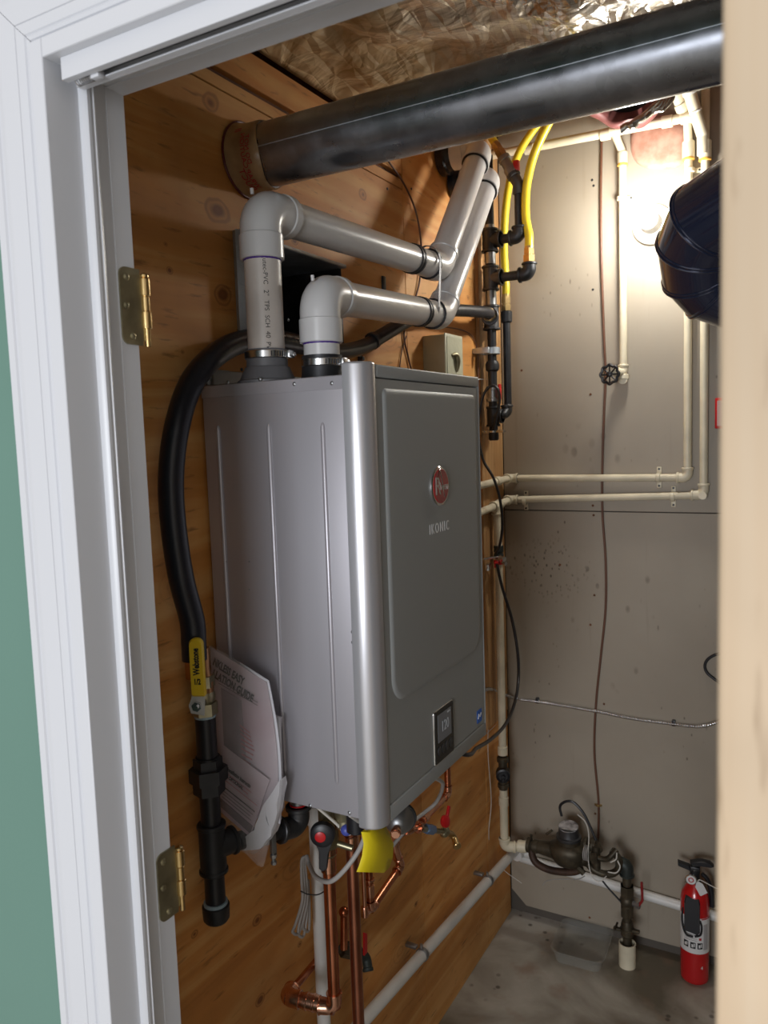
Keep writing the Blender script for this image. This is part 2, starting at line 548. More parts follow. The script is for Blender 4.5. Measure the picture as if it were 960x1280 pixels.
def sweep(bm, pts, r, seg=14, cap=True, flat=None):
    """tube along pts; r number or function of index fraction; flat=(w,h) for a strap-like oval"""
    pts = [Vector(p) for p in pts]
    q = [pts[0]]
    for p in pts[1:]:
        if (p - q[-1]).length > 1e-5:
            q.append(p)
    pts = q
    n = len(pts)
    T = [(pts[min(i + 1, n - 1)] - pts[max(i - 1, 0)]).normalized() for i in range(n)]
    u = T[0].orthogonal().normalized()
    rings = []
    for i in range(n):
        u = (u - T[i] * u.dot(T[i])).normalized()
        v = T[i].cross(u)
        R = r(i / (n - 1)) if callable(r) else (r[i] if isinstance(r, list) else r)
        rings.append([bm.verts.new(pts[i] + (u * cos(2 * pi * k / seg) + v * sin(2 * pi * k / seg)) * R) for k in range(seg)])
    for A, C in zip(rings, rings[1:]):
        for k in range(seg):
            bm.faces.new((A[k], A[(k + 1) % seg], C[(k + 1) % seg], C[k]))
    if cap:
        bm.faces.new(rings[0][::-1])
        bm.faces.new(rings[-1])
    return bm


def sphere(bm, c, r, seg=16, sc=(1, 1, 1)):
    m = Matrix.Translation(Vector(c)) @ Matrix.Diagonal((*sc, 1))
    bmesh.ops.create_uvsphere(bm, u_segments=seg, v_segments=max(8, seg * 2 // 3), radius=r, matrix=m)
    return bm


def prism(bm, poly, n, h, chamfer=0.0):
    """poly: list of 3D points (planar), extruded by n*h, optional chamfer at the far side"""
    poly = [Vector(p) for p in poly]
    n = Vector(n).normalized()
    a = [bm.verts.new(p) for p in poly]
    c = sum(poly, Vector()) / len(poly)
    if chamfer:
        b = [bm.verts.new(p + n * (h - chamfer)) for p in poly]
        t = []
        for p in poly:
            dv = c - p
            dv -= n * dv.dot(n)
            t.append(bm.verts.new(p + n * h + dv.normalized() * chamfer))
        rings = [a, b, t]
    else:
        rings = [a, [bm.verts.new(p + n * h) for p in poly]]
    L = len(poly)
    for A, C in zip(rings, rings[1:]):
        for k in range(L):
            bm.faces.new((A[k], A[(k + 1) % L], C[(k + 1) % L], C[k]))
    bm.faces.new(rings[0][::-1])
    bm.faces.new(rings[-1])
    return bm


def rrect(c, u, v, w, h, r, n=5):
    """rounded rectangle points around c"""
    c, u, v = Vector(c), Vector(u).normalized(), Vector(v).normalized()
    rs = r if isinstance(r, (list, tuple)) else [r] * 4
    out = []
    for k, (sx, sy) in enumerate(((1, 1), (-1, 1), (-1, -1), (1, -1))):
        rr = rs[k]
        cc = c + u * (sx * (w / 2 - rr)) + v * (sy * (h / 2 - rr))
        a0 = k * pi / 2
        for j in range(n + 1):
            t = a0 + pi / 2 * j / n
            out.append(cc + (u * cos(t) + v * sin(t)) * rr)
    return out


def text(s, size, c, u, v, depth=0.0006, m=None, name='lettering', parent=None, wrap=None, align='CENTER', sx=1.0, bold=0.0, label=None, space=1.0):
    """lettering: u reading direction, v up direction; wrap=(axis point, axis dir, radius) bends it on a pipe"""
    cu = bpy.data.curves.new('tmp', 'FONT')
    cu.body = s
    cu.size = size
    cu.align_x = align
    cu.align_y = 'CENTER'
    cu.offset = bold
    cu.space_character = space
    cu.resolution_u = 3
    to = bpy.data.objects.new('tmp', cu)
    me = bpy.data.meshes.new_from_object(to)
    bm = bmesh.new()
    bm.from_mesh(me)
    bpy.data.objects.remove(to)
    bpy.data.curves.remove(cu)
    bpy.data.meshes.remove(me)
    c, u, v = Vector(c), Vector(u).normalized(), Vector(v).normalized()
    nrm = u.cross(v)
    for f in list(bm.faces):
        pass
    if depth:
        r = bmesh.ops.extrude_face_region(bm, geom=bm.faces[:])
        for e in r['geom']:
            if isinstance(e, bmesh.types.BMVert):
                e.co.z += depth
    for x in bm.verts:
        p = c + u * (x.co.x * sx) + v * x.co.y + nrm * x.co.z
        if wrap:
            ap, ad, R = wrap
            ad = Vector(ad).normalized()
            rel = c - ap
            rad0 = (rel - ad * rel.dot(ad)).normalized()
            tang = ad.cross(rad0)
            d = p - c
            along = d.dot(ad) + rel.dot(ad)
            th = d.dot(tang) / R
            p = ap + ad * along + (rad0 * cos(th) + tang * sin(th)) * (R + 0.0002 + x.co.z)
        x.co = p
    return obj(name, bm, m, parent, label)


def ring(bm, c, d, r, w, t=0.0):
    """raised band round a pipe centred at c along d"""
    d = Vector(d).normalized()
    c = Vector(c)
    e = min(0.25 * w, 0.0015)
    return lathe(bm, c - d * w / 2, d, [(0, r - e), (e, r), (w - e, r), (w, r - e)], 22)


def elbow(bm, c, da, db, r, la, lb=None, bend=None, lip=1.16, lw=0.007, seg=18):
    c, da, db = Vector(c), Vector(da).normalized(), Vector(db).normalized()
    lb = lb or la
    sweep(bm, fillet([c + da * la, c, c + db * lb], bend or min(la, lb) * 0.8, 8), r, seg)
    if lip:
        ring(bm, c + da * (la - lw / 2), da, r * lip, lw)
        ring(bm, c + db * (lb - lw / 2), db, r * lip, lw)
    return bm


def tee(bm, c, axis, br, r, half, brl, lip=1.15, lw=0.007):
    c, axis, br = Vector(c), Vector(axis).normalized(), Vector(br).normalized()
    cyl(bm, c - axis * half, c + axis * half, r)
    cyl(bm, c, c + br * brl, r * 0.96)
    ring(bm, c + axis * (half - lw / 2), axis, r * lip, lw)
    ring(bm, c - axis * (half - lw / 2), axis, r * lip, lw)
    ring(bm, c + br * (brl - lw / 2), br, r * lip, lw)
    return bm


def screw(parent, p, n, r=0.0035, m=None, name='screw'):
    bm = B()
    lathe(bm, Vector(p), n, [(0, r), (0.0008, r), (0.002, r * 0.6), (0.0022, r * 0.25), (0.0012, r * 0.2)], 10)
    return obj(name, bm, m or M_DULL, parent)


XA, YA, ZA = Vector((1, 0, 0)), Vector((0, 1, 0)), Vector((0, 0, 1))
YB = 2.44          # face of the back wall

# ================================================================ SETTING
# floor
bm = B(); box(bm, (-0.4, -2.6, -0.1), (2.6, 2.6, 0.0))
struct('floor', bm, M_CONC, 'grey stained concrete floor')
# left wall: backing plus separate plywood sheets and boards
bm = B(); box(bm, (-0.34, 0.69, 0), (-0.30, 2.6, 2.72))
wl = struct('wall_left', bm, M_DARKWOOD, 'plywood wall the water heater hangs on')
HY0, HY1, HZ0, HZ1 = 1.127, 1.478, 1.850, 2.018     # vent hole
T = 0.016
def sheet(y0, y1, z0, z1, name='plywood_sheet', m=None, x1=0.0, t=T):
    b_ = B(); box(b_, (x1 - t, y0, z0), (x1, y1, z1), 0.0012, 1)
    return obj(name, b_, m or M_PLY, wl)
bm = B()
for q in ((0.69, HY0, HZ0, HZ1), (HY1, 1.783, HZ0, HZ1), (0.69, 1.783, 0.0, HZ0), (0.69, 1.783, HZ1, 2.254)):
    box(bm, (-T, q[0], q[2]), (0, q[1], q[3]))
bmesh.ops.remove_doubles(bm, verts=bm.verts, dist=1e-5)
obj('plywood_sheet', bm, M_PLY, wl)
sheet(1.786, 2.236, 0.0, 2.62)
sheet(0.69, 1.783, 2.257, 2.279, 'board')
sheet(0.69, 1.783, 2.292, 2.352, 'board')
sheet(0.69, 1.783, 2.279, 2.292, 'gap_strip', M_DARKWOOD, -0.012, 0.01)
sheet(2.239, 2.335, 0.72, 2.62, 'stud', M_STUD, 0.010, 0.03)
sheet(2.338, 2.44, 0.72, 2.62, 'stud', M_STUD, 0.002, 0.03)
sheet(2.239, 2.44, 0.0, 0.72)
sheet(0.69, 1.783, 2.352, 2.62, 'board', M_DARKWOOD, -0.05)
# back wall
bm = B(); box(bm, (-0.4, YB + 0.016, 0), (2.6, YB + 0.10, 2.72))
wbk = struct('wall_back', bm, mat('back_shadow_board', (0.10, 0.085, 0.07), 0.8), 'beige painted gypsum back wall')
bm = B(); box(bm, (0.004, YB, 1.399), (1.62, YB + 0.013, 2.62), 0.001, 1)
obj('gypsum_panel', bm, M_GYP, wbk)
bm = B()
prism(bm, [(0.055, YB, 0.036), (1.62, YB, 0.036), (1.62, YB, 1.396), (0.004, YB, 1.396), (0.004, YB, 0.085)], YA, 0.013)
obj('gypsum_panel', bm, M_GYP, wbk)
# fasteners in the wall
for px, py in ((740, 225), (742, 232), (741, 362), (738, 493), (652, 463), (741, 632), (742, 644), (743, 744), (738, 781), (755, 880), (634, 861), (744, 1017), (737, 1147), (629, 723), (866, 1150), (700, 706)):
    p = PY(px, py, YB)
    b_ = B(); lathe(b_, p, -YA, [(-0.001, 0.0042), (0.0012, 0.0035), (0.0018, 0.001)], 9)
    obj('nail_head', b_, M_DARKWOOD if py > 400 else M_IRON, wbk)
# right wall, front wall, ceiling
bm = B(); box(bm, (1.62, 0.0 + 0.69, 0), (1.70, 2.6, 2.72)); struct('wall_right', bm, M_GYP, 'beige closet side wall')
bm = B()
OX0, OX1, OZ = 0.203, 0.985, 2.055
box(bm, (-2.4, 0.602, 0), (OX0 - 0.02, 0.690, 2.72))
box(bm, (OX1 + 0.02, 0.602, 0), (2.6, 0.690, 2.72))
box(bm, (OX0 - 0.02, 0.602, OZ + 0.02), (OX1 + 0.02, 0.690, 2.72))
struct('wall_front', bm, M_GREEN, 'sage green hallway wall around the closet doorway')
bm = B(); box(bm, (-0.4, 0.69, 2.62), (2.6, 2.6, 2.70)); struct('ceiling', bm, M_DARKWOOD, 'dark joist ceiling above the insulation')
# ---- door frame: jambs, header, stops
bm = B(); box(bm, (OX0 - 0.02, 0.583, 0), (OX0, 0.692, OZ + 0.02), 0.001, 1)
dr = struct('door_1', bm, M_WHITE, 'white painted door jamb and header of the closet')
bm = B(); box(bm, (OX0, 0.583, OZ), (OX1, 0.692, OZ + 0.02), 0.001, 1); obj('header', bm, M_WHITE, dr)
bm = B(); box(bm, (OX1, 0.583, 0), (OX1 + 0.02, 0.692, OZ + 0.02), 0.001, 1); obj('jamb', bm, M_WHITE, dr)
def stop(bm, a, b, n, w0):
    """rounded door stop with a bead: profile across y, raised along n"""
    prof = [(0.6265, 0.0), (0.6275, 0.006), (0.6305, 0.0095), (0.6345, 0.0095), (0.6355, 0.008), (0.6385, 0.008), (0.6395, 0.0095), (0.6425, 0.0085), (0.645, 0.004), (0.6455, 0.0)]
    a, b = Vector(a), Vector(b)
    A = [bm.verts.new(Vector((a.x, y, a.z)) + n * h) for y, h in prof]
    C = [bm.verts.new(Vector((b.x, y, b.z)) + n * h) for y, h in prof]
    for k in range(len(prof) - 1):
        bm.faces.new((A[k], A[k + 1], C[k + 1], C[k]))
    bm.faces.new(A); bm.faces.new(C[::-1]); bm.faces.new((A[0], C[0], C[-1], A[-1]))
bm = B(); stop(bm, (OX0, 0, 0), (OX0, 0, OZ), XA, 0); obj('door_stop', bm, M_WHITE, dr)
bm = B(); stop(bm, (OX0, 0, OZ), (OX1, 0, OZ), -ZA, 0); obj('door_stop', bm, M_WHITE, dr)
bm = B(); box(bm, (OX0, 0.665, 0), (OX0 + 0.0012, 0.691, OZ - 0.001)); obj('jamb_strip', bm, M_WHITE, dr)
bm = B(); box(bm, (OX0 + 0.0015, 0.665, OZ - 0.0015), (OX1, 0.691, OZ)); obj('jamb_strip', bm, M_WHITE, dr)
# ---- casing
CAS = [(0.0, 0.0), (0.0, 0.007), (0.003, 0.0105), (0.010, 0.0105), (0.013, 0.0085), (0.020, 0.0085), (0.0215, 0.0115), (0.0245, 0.0125), (0.027, 0.0115), (0.028, 0.013), (0.036, 0.0155), (0.038, 0.0155), (0.0385, 0.0135), (0.0395, 0.0155), (0.060, 0.0185), (0.066, 0.0185), (0.070, 0.0172), (0.072, 0.0172), (0.0735, 0.0195), (0.084, 0.0195), (0.088, 0.016), (0.0885, 0.0)]
R0 = 0.005
def casing(name, path, dirs, parent=None, lab=None):
    """profile u offset along dirs[i] (scaled for mitre), protruding toward -y"""
    b_ = B()
    rings = [[b_.verts.new(Vector(p) + Vector(dd) * u - YA * v) for u, v in CAS] for p, dd in zip(path, dirs)]
    for A, C in zip(rings, rings[1:]):
        for k in range(len(CAS) - 1):
            b_.faces.new((A[k], A[k + 1], C[k + 1], C[k]))
        b_.faces.new((A[0], C[0], C[-1], A[-1]))
    b_.faces.new(rings[0]); b_.faces.new(rings[-1][::-1])
    o = struct(name, b_, M_WHITE, lab)
    for p in o.data.polygons: pass
    return o
yc = 0.6015
e = 0.0004
casing('trim_1', [(OX0 - R0, yc, 0), (OX0 - R0, yc, OZ + R0 - e)], [(-1, 0, 0), (-1, 0, 1)], lab='white moulded casing up the left side of the doorway')
casing('trim_2', [(OX0 - R0 + e, yc, OZ + R0), (OX1 + R0 - e, yc, OZ + R0)], [(-1, 0, 1), (1, 0, 1)], lab='white moulded casing across the top of the doorway')
casing('trim_3', [(OX1 + R0, yc, 0), (OX1 + R0, yc, OZ + R0 - e)], [(1, 0, 0), (1, 0, 1)], lab='white moulded casing up the right side of the doorway')

# ---- folding door track under the header
t = thing('door_track', 'white metal folding door track screwed under the doorway header', 'track', (0.6, 0.608, OZ))
bm = B()
box(bm, (0.218, 0.5935, OZ - 0.0225), (0.975, 0.5955, OZ), 0.0004, 1)
box(bm, (0.218, 0.6205, OZ - 0.0225), (0.975, 0.6225, OZ), 0.0004, 1)
box(bm, (0.218, 0.5955, OZ - 0.003), (0.975, 0.6205, OZ), 0.0004, 1)
box(bm, (0.218, 0.5955, OZ - 0.0225), (0.975, 0.6015, OZ - 0.021))
box(bm, (0.218, 0.6125, OZ - 0.0225), (0.975, 0.6205, OZ - 0.021))
obj('channel', bm, M_WHITE, t)
bm = B(); box(bm, (0.224, 0.5957, OZ - 0.012), (0.97, 0.6203, OZ - 0.0035)); obj('slot_shadow_strip', bm, M_IRONG, t, 'dark inside of the track')
bm = B()
sweep(bm, [Vector((0.226 + 0.024 * k / 72, 0.607 + 0.0045 * cos(k * pi / 4.5), OZ - 0.0215 + 0.0045 * sin(k * pi / 4.5))) for k in range(73)], 0.0007, 5)
obj('spring', bm, M_STEEL, t)
bm = B(); box(bm, (0.250, 0.6025, OZ - 0.0255), (0.262, 0.6115, OZ - 0.018), 0.001); obj('pivot_block', bm, M_WHITE, t)

# ---- folded pine door at the right edge
t = thing('folding_door', 'unpainted pine folding door standing folded at the right edge', 'door', (0.93, 0.5, 0.01))
x0 = PY(898, 640, 0.335).x
bm = B(); box(bm, (x0, 0.335, 0.012), (x0 + 0.034, 0.578, 2.025), 0.003, 3); pa = obj('door_panel', bm, M_PINE, t)
bm = B(); box(bm, (x0 + 0.037, 0.340, 0.012), (x0 + 0.071, 0.578, 2.025), 0.003, 3); obj('door_panel', bm, M_PINE, t)
for z in (0.25, 1.0, 1.85):
    bm = B(); cyl(bm, (x0 + 0.0355, 0.338, z), (x0 + 0.0355, 0.338, z + 0.06), 0.004, seg=10); obj('hinge_pin', bm, M_BRASS, t)

# ---- hinges on the left jamb
def hinge(px, py0, py1, lab):
    top = PX(px, py0, OX0 + 0.001); bot = PX(px, py1, OX0 + 0.001)
    zc = (top.z + bot.z) / 2
    h = 0.0445
    t = thing('door_hinge', lab, None, (OX0, 0.692, zc - h))
    t.parent = dr
    y0, y1 = 0.6655, 0.697
    pts = rrect((OX0 + 0.0013, (y0 + y1) / 2, zc), YA, ZA, y1 - y0, 2 * h, [0.0003, 0.0095, 0.0095, 0.0003])
    bm = B(); prism(bm, pts, XA, 0.0022); obj('leaf', bm, M_BRASSD, t)
    for yy, zz in ((0.676, h * 0.74), (0.6735, 0.0), (0.681, -h * 0.78)):
        screw(t, (OX0 + 0.0035, yy, zc + zz), XA, 0.0042, M_BRASSD)
    yb, xb = 0.7035, OX0 + 0.004
    bm = B(); box(bm, (OX0 + 0.0005, 0.696, zc - h * 0.86), (OX0 + 0.003, 0.7025, zc + h * 0.86)); obj('leaf_edge', bm, M_BRASSD, t)
    bm = B()
    for a0, a1, r in ((-0.55, -0.10, 0.0062), (-0.08, 0.30, 0.0048), (0.32, 0.78, 0.0062)):
        lathe(bm, (xb, yb, zc + a0 * h), ZA, [(0, r - .0006), (0.0006, r), ((a1 - a0) * h - .0006, r), ((a1 - a0) * h, r - .0006)], 16)
    obj('barrel', bm, M_BRASS, t)
    bm = B(); cyl(bm, (xb, yb, zc - 1.02 * h), (xb, yb, zc + 0.8 * h), 0.0034, seg=12)
    lathe(bm, (xb, yb, zc + 0.79 * h), ZA, [(0, 0.004), (0.001, 0.0052), (0.004, 0.0052), (0.006, 0.002)], 14)
    obj('pin', bm, M_BRASS, t)
hinge(160, 334, 431, 'upper brass hinge with loose pin on the left door jamb')
hinge(205, 1063, 1152, 'lower brass hinge with loose pin on the left door jamb')

# ================================================================ WATER HEATER
HX, FX = 0.297, 0.334
Y0, Y1, Z0, Z1 = 1.009, 1.437, 1.050, 1.745
t = WH = thing('water_heater', 'grey tankless water heater hung on the plywood wall', 'water heater', (0.15, 1.22, Z0))
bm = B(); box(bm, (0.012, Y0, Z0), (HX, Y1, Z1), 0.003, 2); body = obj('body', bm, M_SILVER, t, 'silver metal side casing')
bm = B(); box(bm, (0.012, Y0 - 0.0014, Z1 - 0.021), (HX - 0.001, Y0 + 0.002, Z1 - 0.001), 0.0005, 1); obj('side_flange', bm, M_SILVER, body)
bm = B(); box(bm, (0.001, Y0 + 0.03, Z1 - 0.1), (0.013, Y1 - 0.03, Z1 + 0.028), 0.001); obj('wall_bracket', bm, M_DULL, t)
bm = B(); box(bm, (0.002, 1.028, Z1 - 0.01), (0.006, 1.09, Z1 + 0.030), 0.001); lathe(bm, (0.006, 1.045, Z1 + 0.018), XA, [(0, .008), (.004, .008), (.004, .003)], 12); lathe(bm, (0.006, 1.072, Z1 + 0.014), XA, [(0, .006), (.004, .006), (.004, .003)], 12)
obj('hanging_tab', bm, M_STEEL, t)
for x, zt, zb in ((0.043, 1.678, 1.102), (0.148, 1.677, 1.100), (0.251, 1.675, 1.101)):
    bm = B()
    pts = [Vector((x, Y0 + 0.0005, z)) for z in (zb, zb + 0.006, zt - 0.006, zt)]
    sweep(bm, pts, lambda f: 0.0015 if f in (0.0, 1.0) else 0.0042, 12)
    obj('rib', bm, M_SILVER, body)
for px, py in ((285, 478), (325, 474), (368, 480), (415, 479), (388, 1007), (437, 1016), (442, 790), (442, 803), (283, 702), (312, 702), (284, 737), (312, 737)):
    p = PY(px, py, Y0 - (0.0014 if py < 500 else 0))
    screw(body, (min(p.x, HX - 0.006), p.y, p.z), -YA, 0.0032 if not (600 < py < 760) else 0.0014)
# front cover: quarter-round edge trims, flat face, caps, embossed panel
def ridge(bm, ya, yb, r, z0, z1, flip=False):
    prof = [(HX, ya), (FX - r, ya)]
    s = 1 if yb > ya else -1
    prof = [(HX, ya)] + [(FX - r + r * sin(a_), ya + s * (r - r * cos(a_))) for a_ in [k * pi / 16 for k in range(9)]] + [(FX, yb - s * 0.004), (FX - 0.003, yb), (HX, yb)]
    a_ = [bm.verts.new((x, y, z0)) for x, y in prof]
    b_ = [bm.verts.new((x, y, z1)) for x, y in prof]
    L = len(prof)
    for k in range(L):
        bm.faces.new((a_[k], a_[(k + 1) % L], b_[(k + 1) % L], b_[k]))
    f1 = bm.faces.new(a_[::-1]); f2 = bm.faces.new(b_)
    bmesh.ops.bevel(bm, geom=[e_ for e_ in list(f1.edges) + list(f2.edges)], offset=0.004, segments=3, profile=0.5, affect='EDGES')
    return bm
CZ0, CZ1 = 1.043, 1.760
bm = B(); ridge(bm, 0.996, 1.034, 0.026, CZ0, CZ1 + 0.002); fc = obj('front_cover_edge', bm, M_HTRIM, t, 'rounded vertical edge of the front cover, coloured bright for its highlight')
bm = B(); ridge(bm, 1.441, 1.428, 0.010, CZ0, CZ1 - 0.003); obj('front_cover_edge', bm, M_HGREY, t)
bm = B()
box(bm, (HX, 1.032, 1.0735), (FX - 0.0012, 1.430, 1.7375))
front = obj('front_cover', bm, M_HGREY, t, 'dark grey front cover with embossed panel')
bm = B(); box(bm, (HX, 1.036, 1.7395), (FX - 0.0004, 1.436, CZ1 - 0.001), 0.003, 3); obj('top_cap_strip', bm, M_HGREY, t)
bm = B(); box(bm, (HX, 1.034, CZ0 + 0.001), (FX - 0.0004, 1.436, 1.0715), 0.003, 3); obj('bottom_cap_strip', bm, M_HGREY, t)
yc_, zc_ = (1.056 + 1.408) / 2, (1.232 + 1.719) / 2
bm = B()
o_pts = rrect((FX - 0.0014, yc_, zc_), YA, ZA, 0.362, 0.497, [0.010, 0.010, 0.042, 0.042], 7)
m_pts = rrect((FX + 0.0004, yc_, zc_), YA, ZA, 0.358, 0.493, [0.009, 0.009, 0.040, 0.040], 7)
i_pts = rrect((FX + 0.0022, yc_, zc_), YA, ZA, 0.350, 0.483, [0.007, 0.007, 0.037, 0.037], 7)
k_pts = rrect((FX + 0.0024, yc_, zc_), YA, ZA, 0.344, 0.477, [0.006, 0.006, 0.036, 0.036], 7)
rings = [[bm.verts.new(p) for p in P] for P in (o_pts, m_pts, i_pts, k_pts)]
for A, C in zip(rings, rings[1:]):
    for k in range(len(A)):
        bm.faces.new((A[k], A[(k + 1) % len(A)], C[(k + 1) % len(A)], C[k]))
bm.faces.new(rings[-1]); bm.faces.new(rings[0][::-1])
obj('embossed_panel', bm, M_HGREY, front, sharp=60)
# badge
bc = Vector((FX + 0.0024, 1.236, 1.562))
def ell(c, ry, rz, n=32): return [c + YA * (ry * cos(2 * pi * k / n)) + ZA * (rz * sin(2 * pi * k / n)) for k in range(n)]
bm = B(); prism(bm, ell(bc, 0.0345, 0.0345), XA, 0.004, 0.0015); bd = obj('badge', bm, M_CHROME, t, 'round red badge with chrome rim')
bm = B(); prism(bm, ell(bc + XA * 0.0035, 0.0305, 0.0305), XA, 0.0016, 0.0008); obj('badge_face', bm, M_BADGE, bd)
text('R', 0.044, bc + Vector((0.0051, -0.014, -0.001)), YA, ZA, 0.0006, M_CHROME, parent=bd, sx=0.8)
text('heem', 0.0195, bc + Vector((0.0051, 0.011, -0.001)), YA, ZA, 0.0006, M_CHROME, parent=bd, sx=0.8)
bm = B(); sweep(bm, spline([bc + Vector((0.0055, -0.012, 0.017)), bc + Vector((0.0055, -0.006, 0.027)), bc + Vector((0.0055, 0.002, 0.008)), bc + Vector((0.0055, 0.010, -0.020))], 5), 0.0008, 6); obj('swash', bm, M_CHROME, bd)
text('IKONIC', 0.025, (FX + 0.0025, 1.234, 1.489), YA, ZA, 0.0004, M_LABEL, parent=t, sx=0.72, bold=0.0, space=1.4)
# display
dc = Vector((FX - 0.001, 1.2335, 1.121))
bm = B(); prism(bm, rrect(dc - ZA * 0.001, YA, ZA, 0.081, 0.098, 0.004), XA, 0.0022, 0.0008); dsp = obj('display_frame', bm, M_CHROME, t, 'bright rim around the control display')
bm = B(); prism(bm, rrect(dc + XA * 0.001, YA, ZA, 0.077, 0.095, 0.004), XA, 0.0024, 0.0008); obj('display_bezel', bm, mat('display_black', (0.012, 0.012, 0.012), 0.25), dsp)
bm = B(); prism(bm, rrect(dc + Vector((0.0032, 0, 0.014)), YA, ZA, 0.056, 0.050, 0.001), XA, 0.0006); obj('screen', bm, M_LCD, dsp)
text('120', 0.027, dc + Vector((0.0039, 0.002, 0.013)), YA, ZA, 0.0003, M_LCDT, 'digits', dsp, sx=0.8)
bm = B(); box(bm, dc + Vector((0.0039, 0.012, 0.032)), dc + Vector((0.0042, 0.024, 0.035)));  obj('screen_icons', bm, M_LCDT, dsp)
for k in range(4):
    bm = B(); prism(bm, ell(dc + Vector((0.0034, -0.0235 + k * 0.0157, -0.027)), 0.0062, 0.0085, 14), XA, 0.0012, 0.0004); obj('button', bm, M_IRONG, dsp)
bm = B(); prism(bm, rrect((FX - 0.0012, 1.402, 1.094), YA, ZA, 0.024, 0.026, 0.002), XA, 0.0006); st_ = obj('sticker', bm, M_BLUE, t, 'small blue rating sticker')
bm = B(); sweep(bm, spline([Vector((FX, 1.394, 1.090)), Vector((FX, 1.398, 1.099)), Vector((FX, 1.403, 1.092)), Vector((FX, 1.409, 1.099))], 4), 0.0007, 5); obj('sticker_swirl', bm, M_LABEL, st_)
# vent collars on top
FA = Vector((0.115, 1.056, 0)); FB = Vector((0.180, 1.122, 0))
def dn(v, z): return Vector((v.x, v.y, z))
bm = B(); lathe(bm, dn(FA, Z1 - 0.001), ZA, [(0, 0.050), (0.004, 0.050), (0.006, 0.046), (0.026, 0.037), (0.027, 0.034), (0.055, 0.034)], 28); obj('vent_collar', bm, mat('grey_rubber', (0.13, 0.13, 0.14), 0.5), t)
bm = B(); lathe(bm, dn(FB, Z1 - 0.001), ZA, [(0, 0.042), (0.006, 0.042), (0.008, 0.036), (0.030, 0.034), (0.045, 0.034)], 28); obj('vent_collar', bm, M_IRON, t)

# ================================================================ FLUE PIPES
R2 = 0.0302
def hose_clamp(c, r, parent, ang):
    bm = B(); ring(bm, c, ZA, r, 0.013); o = obj('hose_clamp', bm, M_STEEL, parent, 'shiny steel worm clamp')
    d = Vector((cos(ang), sin(ang), 0)); s = ZA.cross(d)
    bm = B(); obox(bm, Vector(c) + d * (r + 0.004), d, s, ZA, 0.009, 0.018, 0.012, 0.001)
    hexn(bm, Vector(c) + d * (r + 0.004) + s * 0.009, Vector(c) + d * (r + 0.004) + s * 0.016, 0.0055); obj('clamp_screw', bm, M_STEEL, o)
    bm = B()
    for k in range(5):
        a_ = ang - 0.35 - k * 0.14
        dd = Vector((cos(a_), sin(a_), 0)); obox(bm, Vector(c) + dd * (r + 0.0002), ZA, ZA.cross(dd), dd, 0.008, 0.002, 0.001)
    obj('clamp_slots', bm, M_IRON, o)

def flue(name, lab, base, zc, p2, p3, pend, printed):
    base = Vector(base)
    t = thing(name, lab, 'vent pipe', base)
    c1 = dn(base, zc)
    ztop = zc - 0.064
    bm = B(); cyl(bm, base, c1 - ZA * 0.05, R2, seg=28)
    o = obj('riser_pipe', bm, M_PVCT if printed else M_PVC, t)
    # 90 elbow, hub rings
    d12 = (Vector(p2) - c1).normalized()
    bm = B()
    sweep(bm, fillet([c1 - ZA * 0.064, c1, c1 + d12 * 0.066], 0.058, 12), R2 * 1.13, 28)
    ring(bm, c1 - ZA * 0.060, ZA, R2 * 1.20, 0.040)
    ring(bm, c1 + d12 * 0.064, d12, R2 * 1.20, 0.018)
    cyl(bm, c1 + Vector((0, -0.018, 0.020)), c1 + Vector((0, -0.019, 0.029)), 0.003, seg=10)
    obj('elbow', bm, M_PVC, t)
    bm = B(); ring(bm, c1 - ZA * 0.0805, ZA, R2 * 1.03, 0.004); obj('primer_ring', bm, M_PURP, t, 'smear of purple primer below the elbow')
    # long run
    p2 = Vector(p2); p3 = Vector(p3)
    d23 = (p3 - p2).normalized()
    bm = B(); cyl(bm, c1 + d12 * 0.05, p2 - d12 * 0.03, R2, seg=28); obj('pipe_run', bm, M_PVC, t)
    bm = B()
    for s_ in (-1, 1):
        ring(bm, p2 - d12 * (0.135 + s_ * 0.006), d12, R2 * 1.09, 0.009)
    ring(bm, p2 - d12 * 0.135, d12, R2 * 1.05, 0.02)
    obj('rubber_sleeve', bm, M_IRON, t, 'dark ribbed sleeve around the pipe')
    bm = B()
    sweep(bm, fillet([p2 - d12 * 0.052, p2, p2 + d23 * 0.05], 0.07, 8), R2 * 1.14, 28)
    ring(bm, p2 + d23 * 0.048, d23, R2 * 1.2, 0.012)
    obj('elbow', bm, M_PVC, t)
    bm = B(); ring(bm, p2 - d12 * 0.053, d12, R2 * 1.155, 0.004); obj('gasket_ring', bm, M_BLACK, t)
    bm = B(); cyl(bm, p2 + d23 * 0.03, p3 - d23 * 0.03, R2, seg=28); obj('pipe_run', bm, M_PVC, t)
    dend = (Vector(pend) - p3).normalized()
    bm = B()
    sweep(bm, fillet([p3 - d23 * 0.058, p3, p3 + dend * 0.058], 0.055, 10), R2 * 1.16, 28)
    ring(bm, p3 - d23 * 0.054, d23, R2 * 1.22, 0.010)
    obj('elbow', bm, M_PVC, t)
    bm = B(); ring(bm, p3 - d23 * 0.0605, d23, R2 * 1.17, 0.0025); obj('gasket_ring', bm, M_BLACK, t)
    bm = B(); cyl(bm, p3 + dend * 0.04, p3 + dend * 0.075, R2 * 1.22, seg=28); cyl(bm, p3 + dend * 0.04, pend, R2 * 1.0, seg=28); obj('wall_pipe', bm, M_PVC, t)
    return t, c1, d12

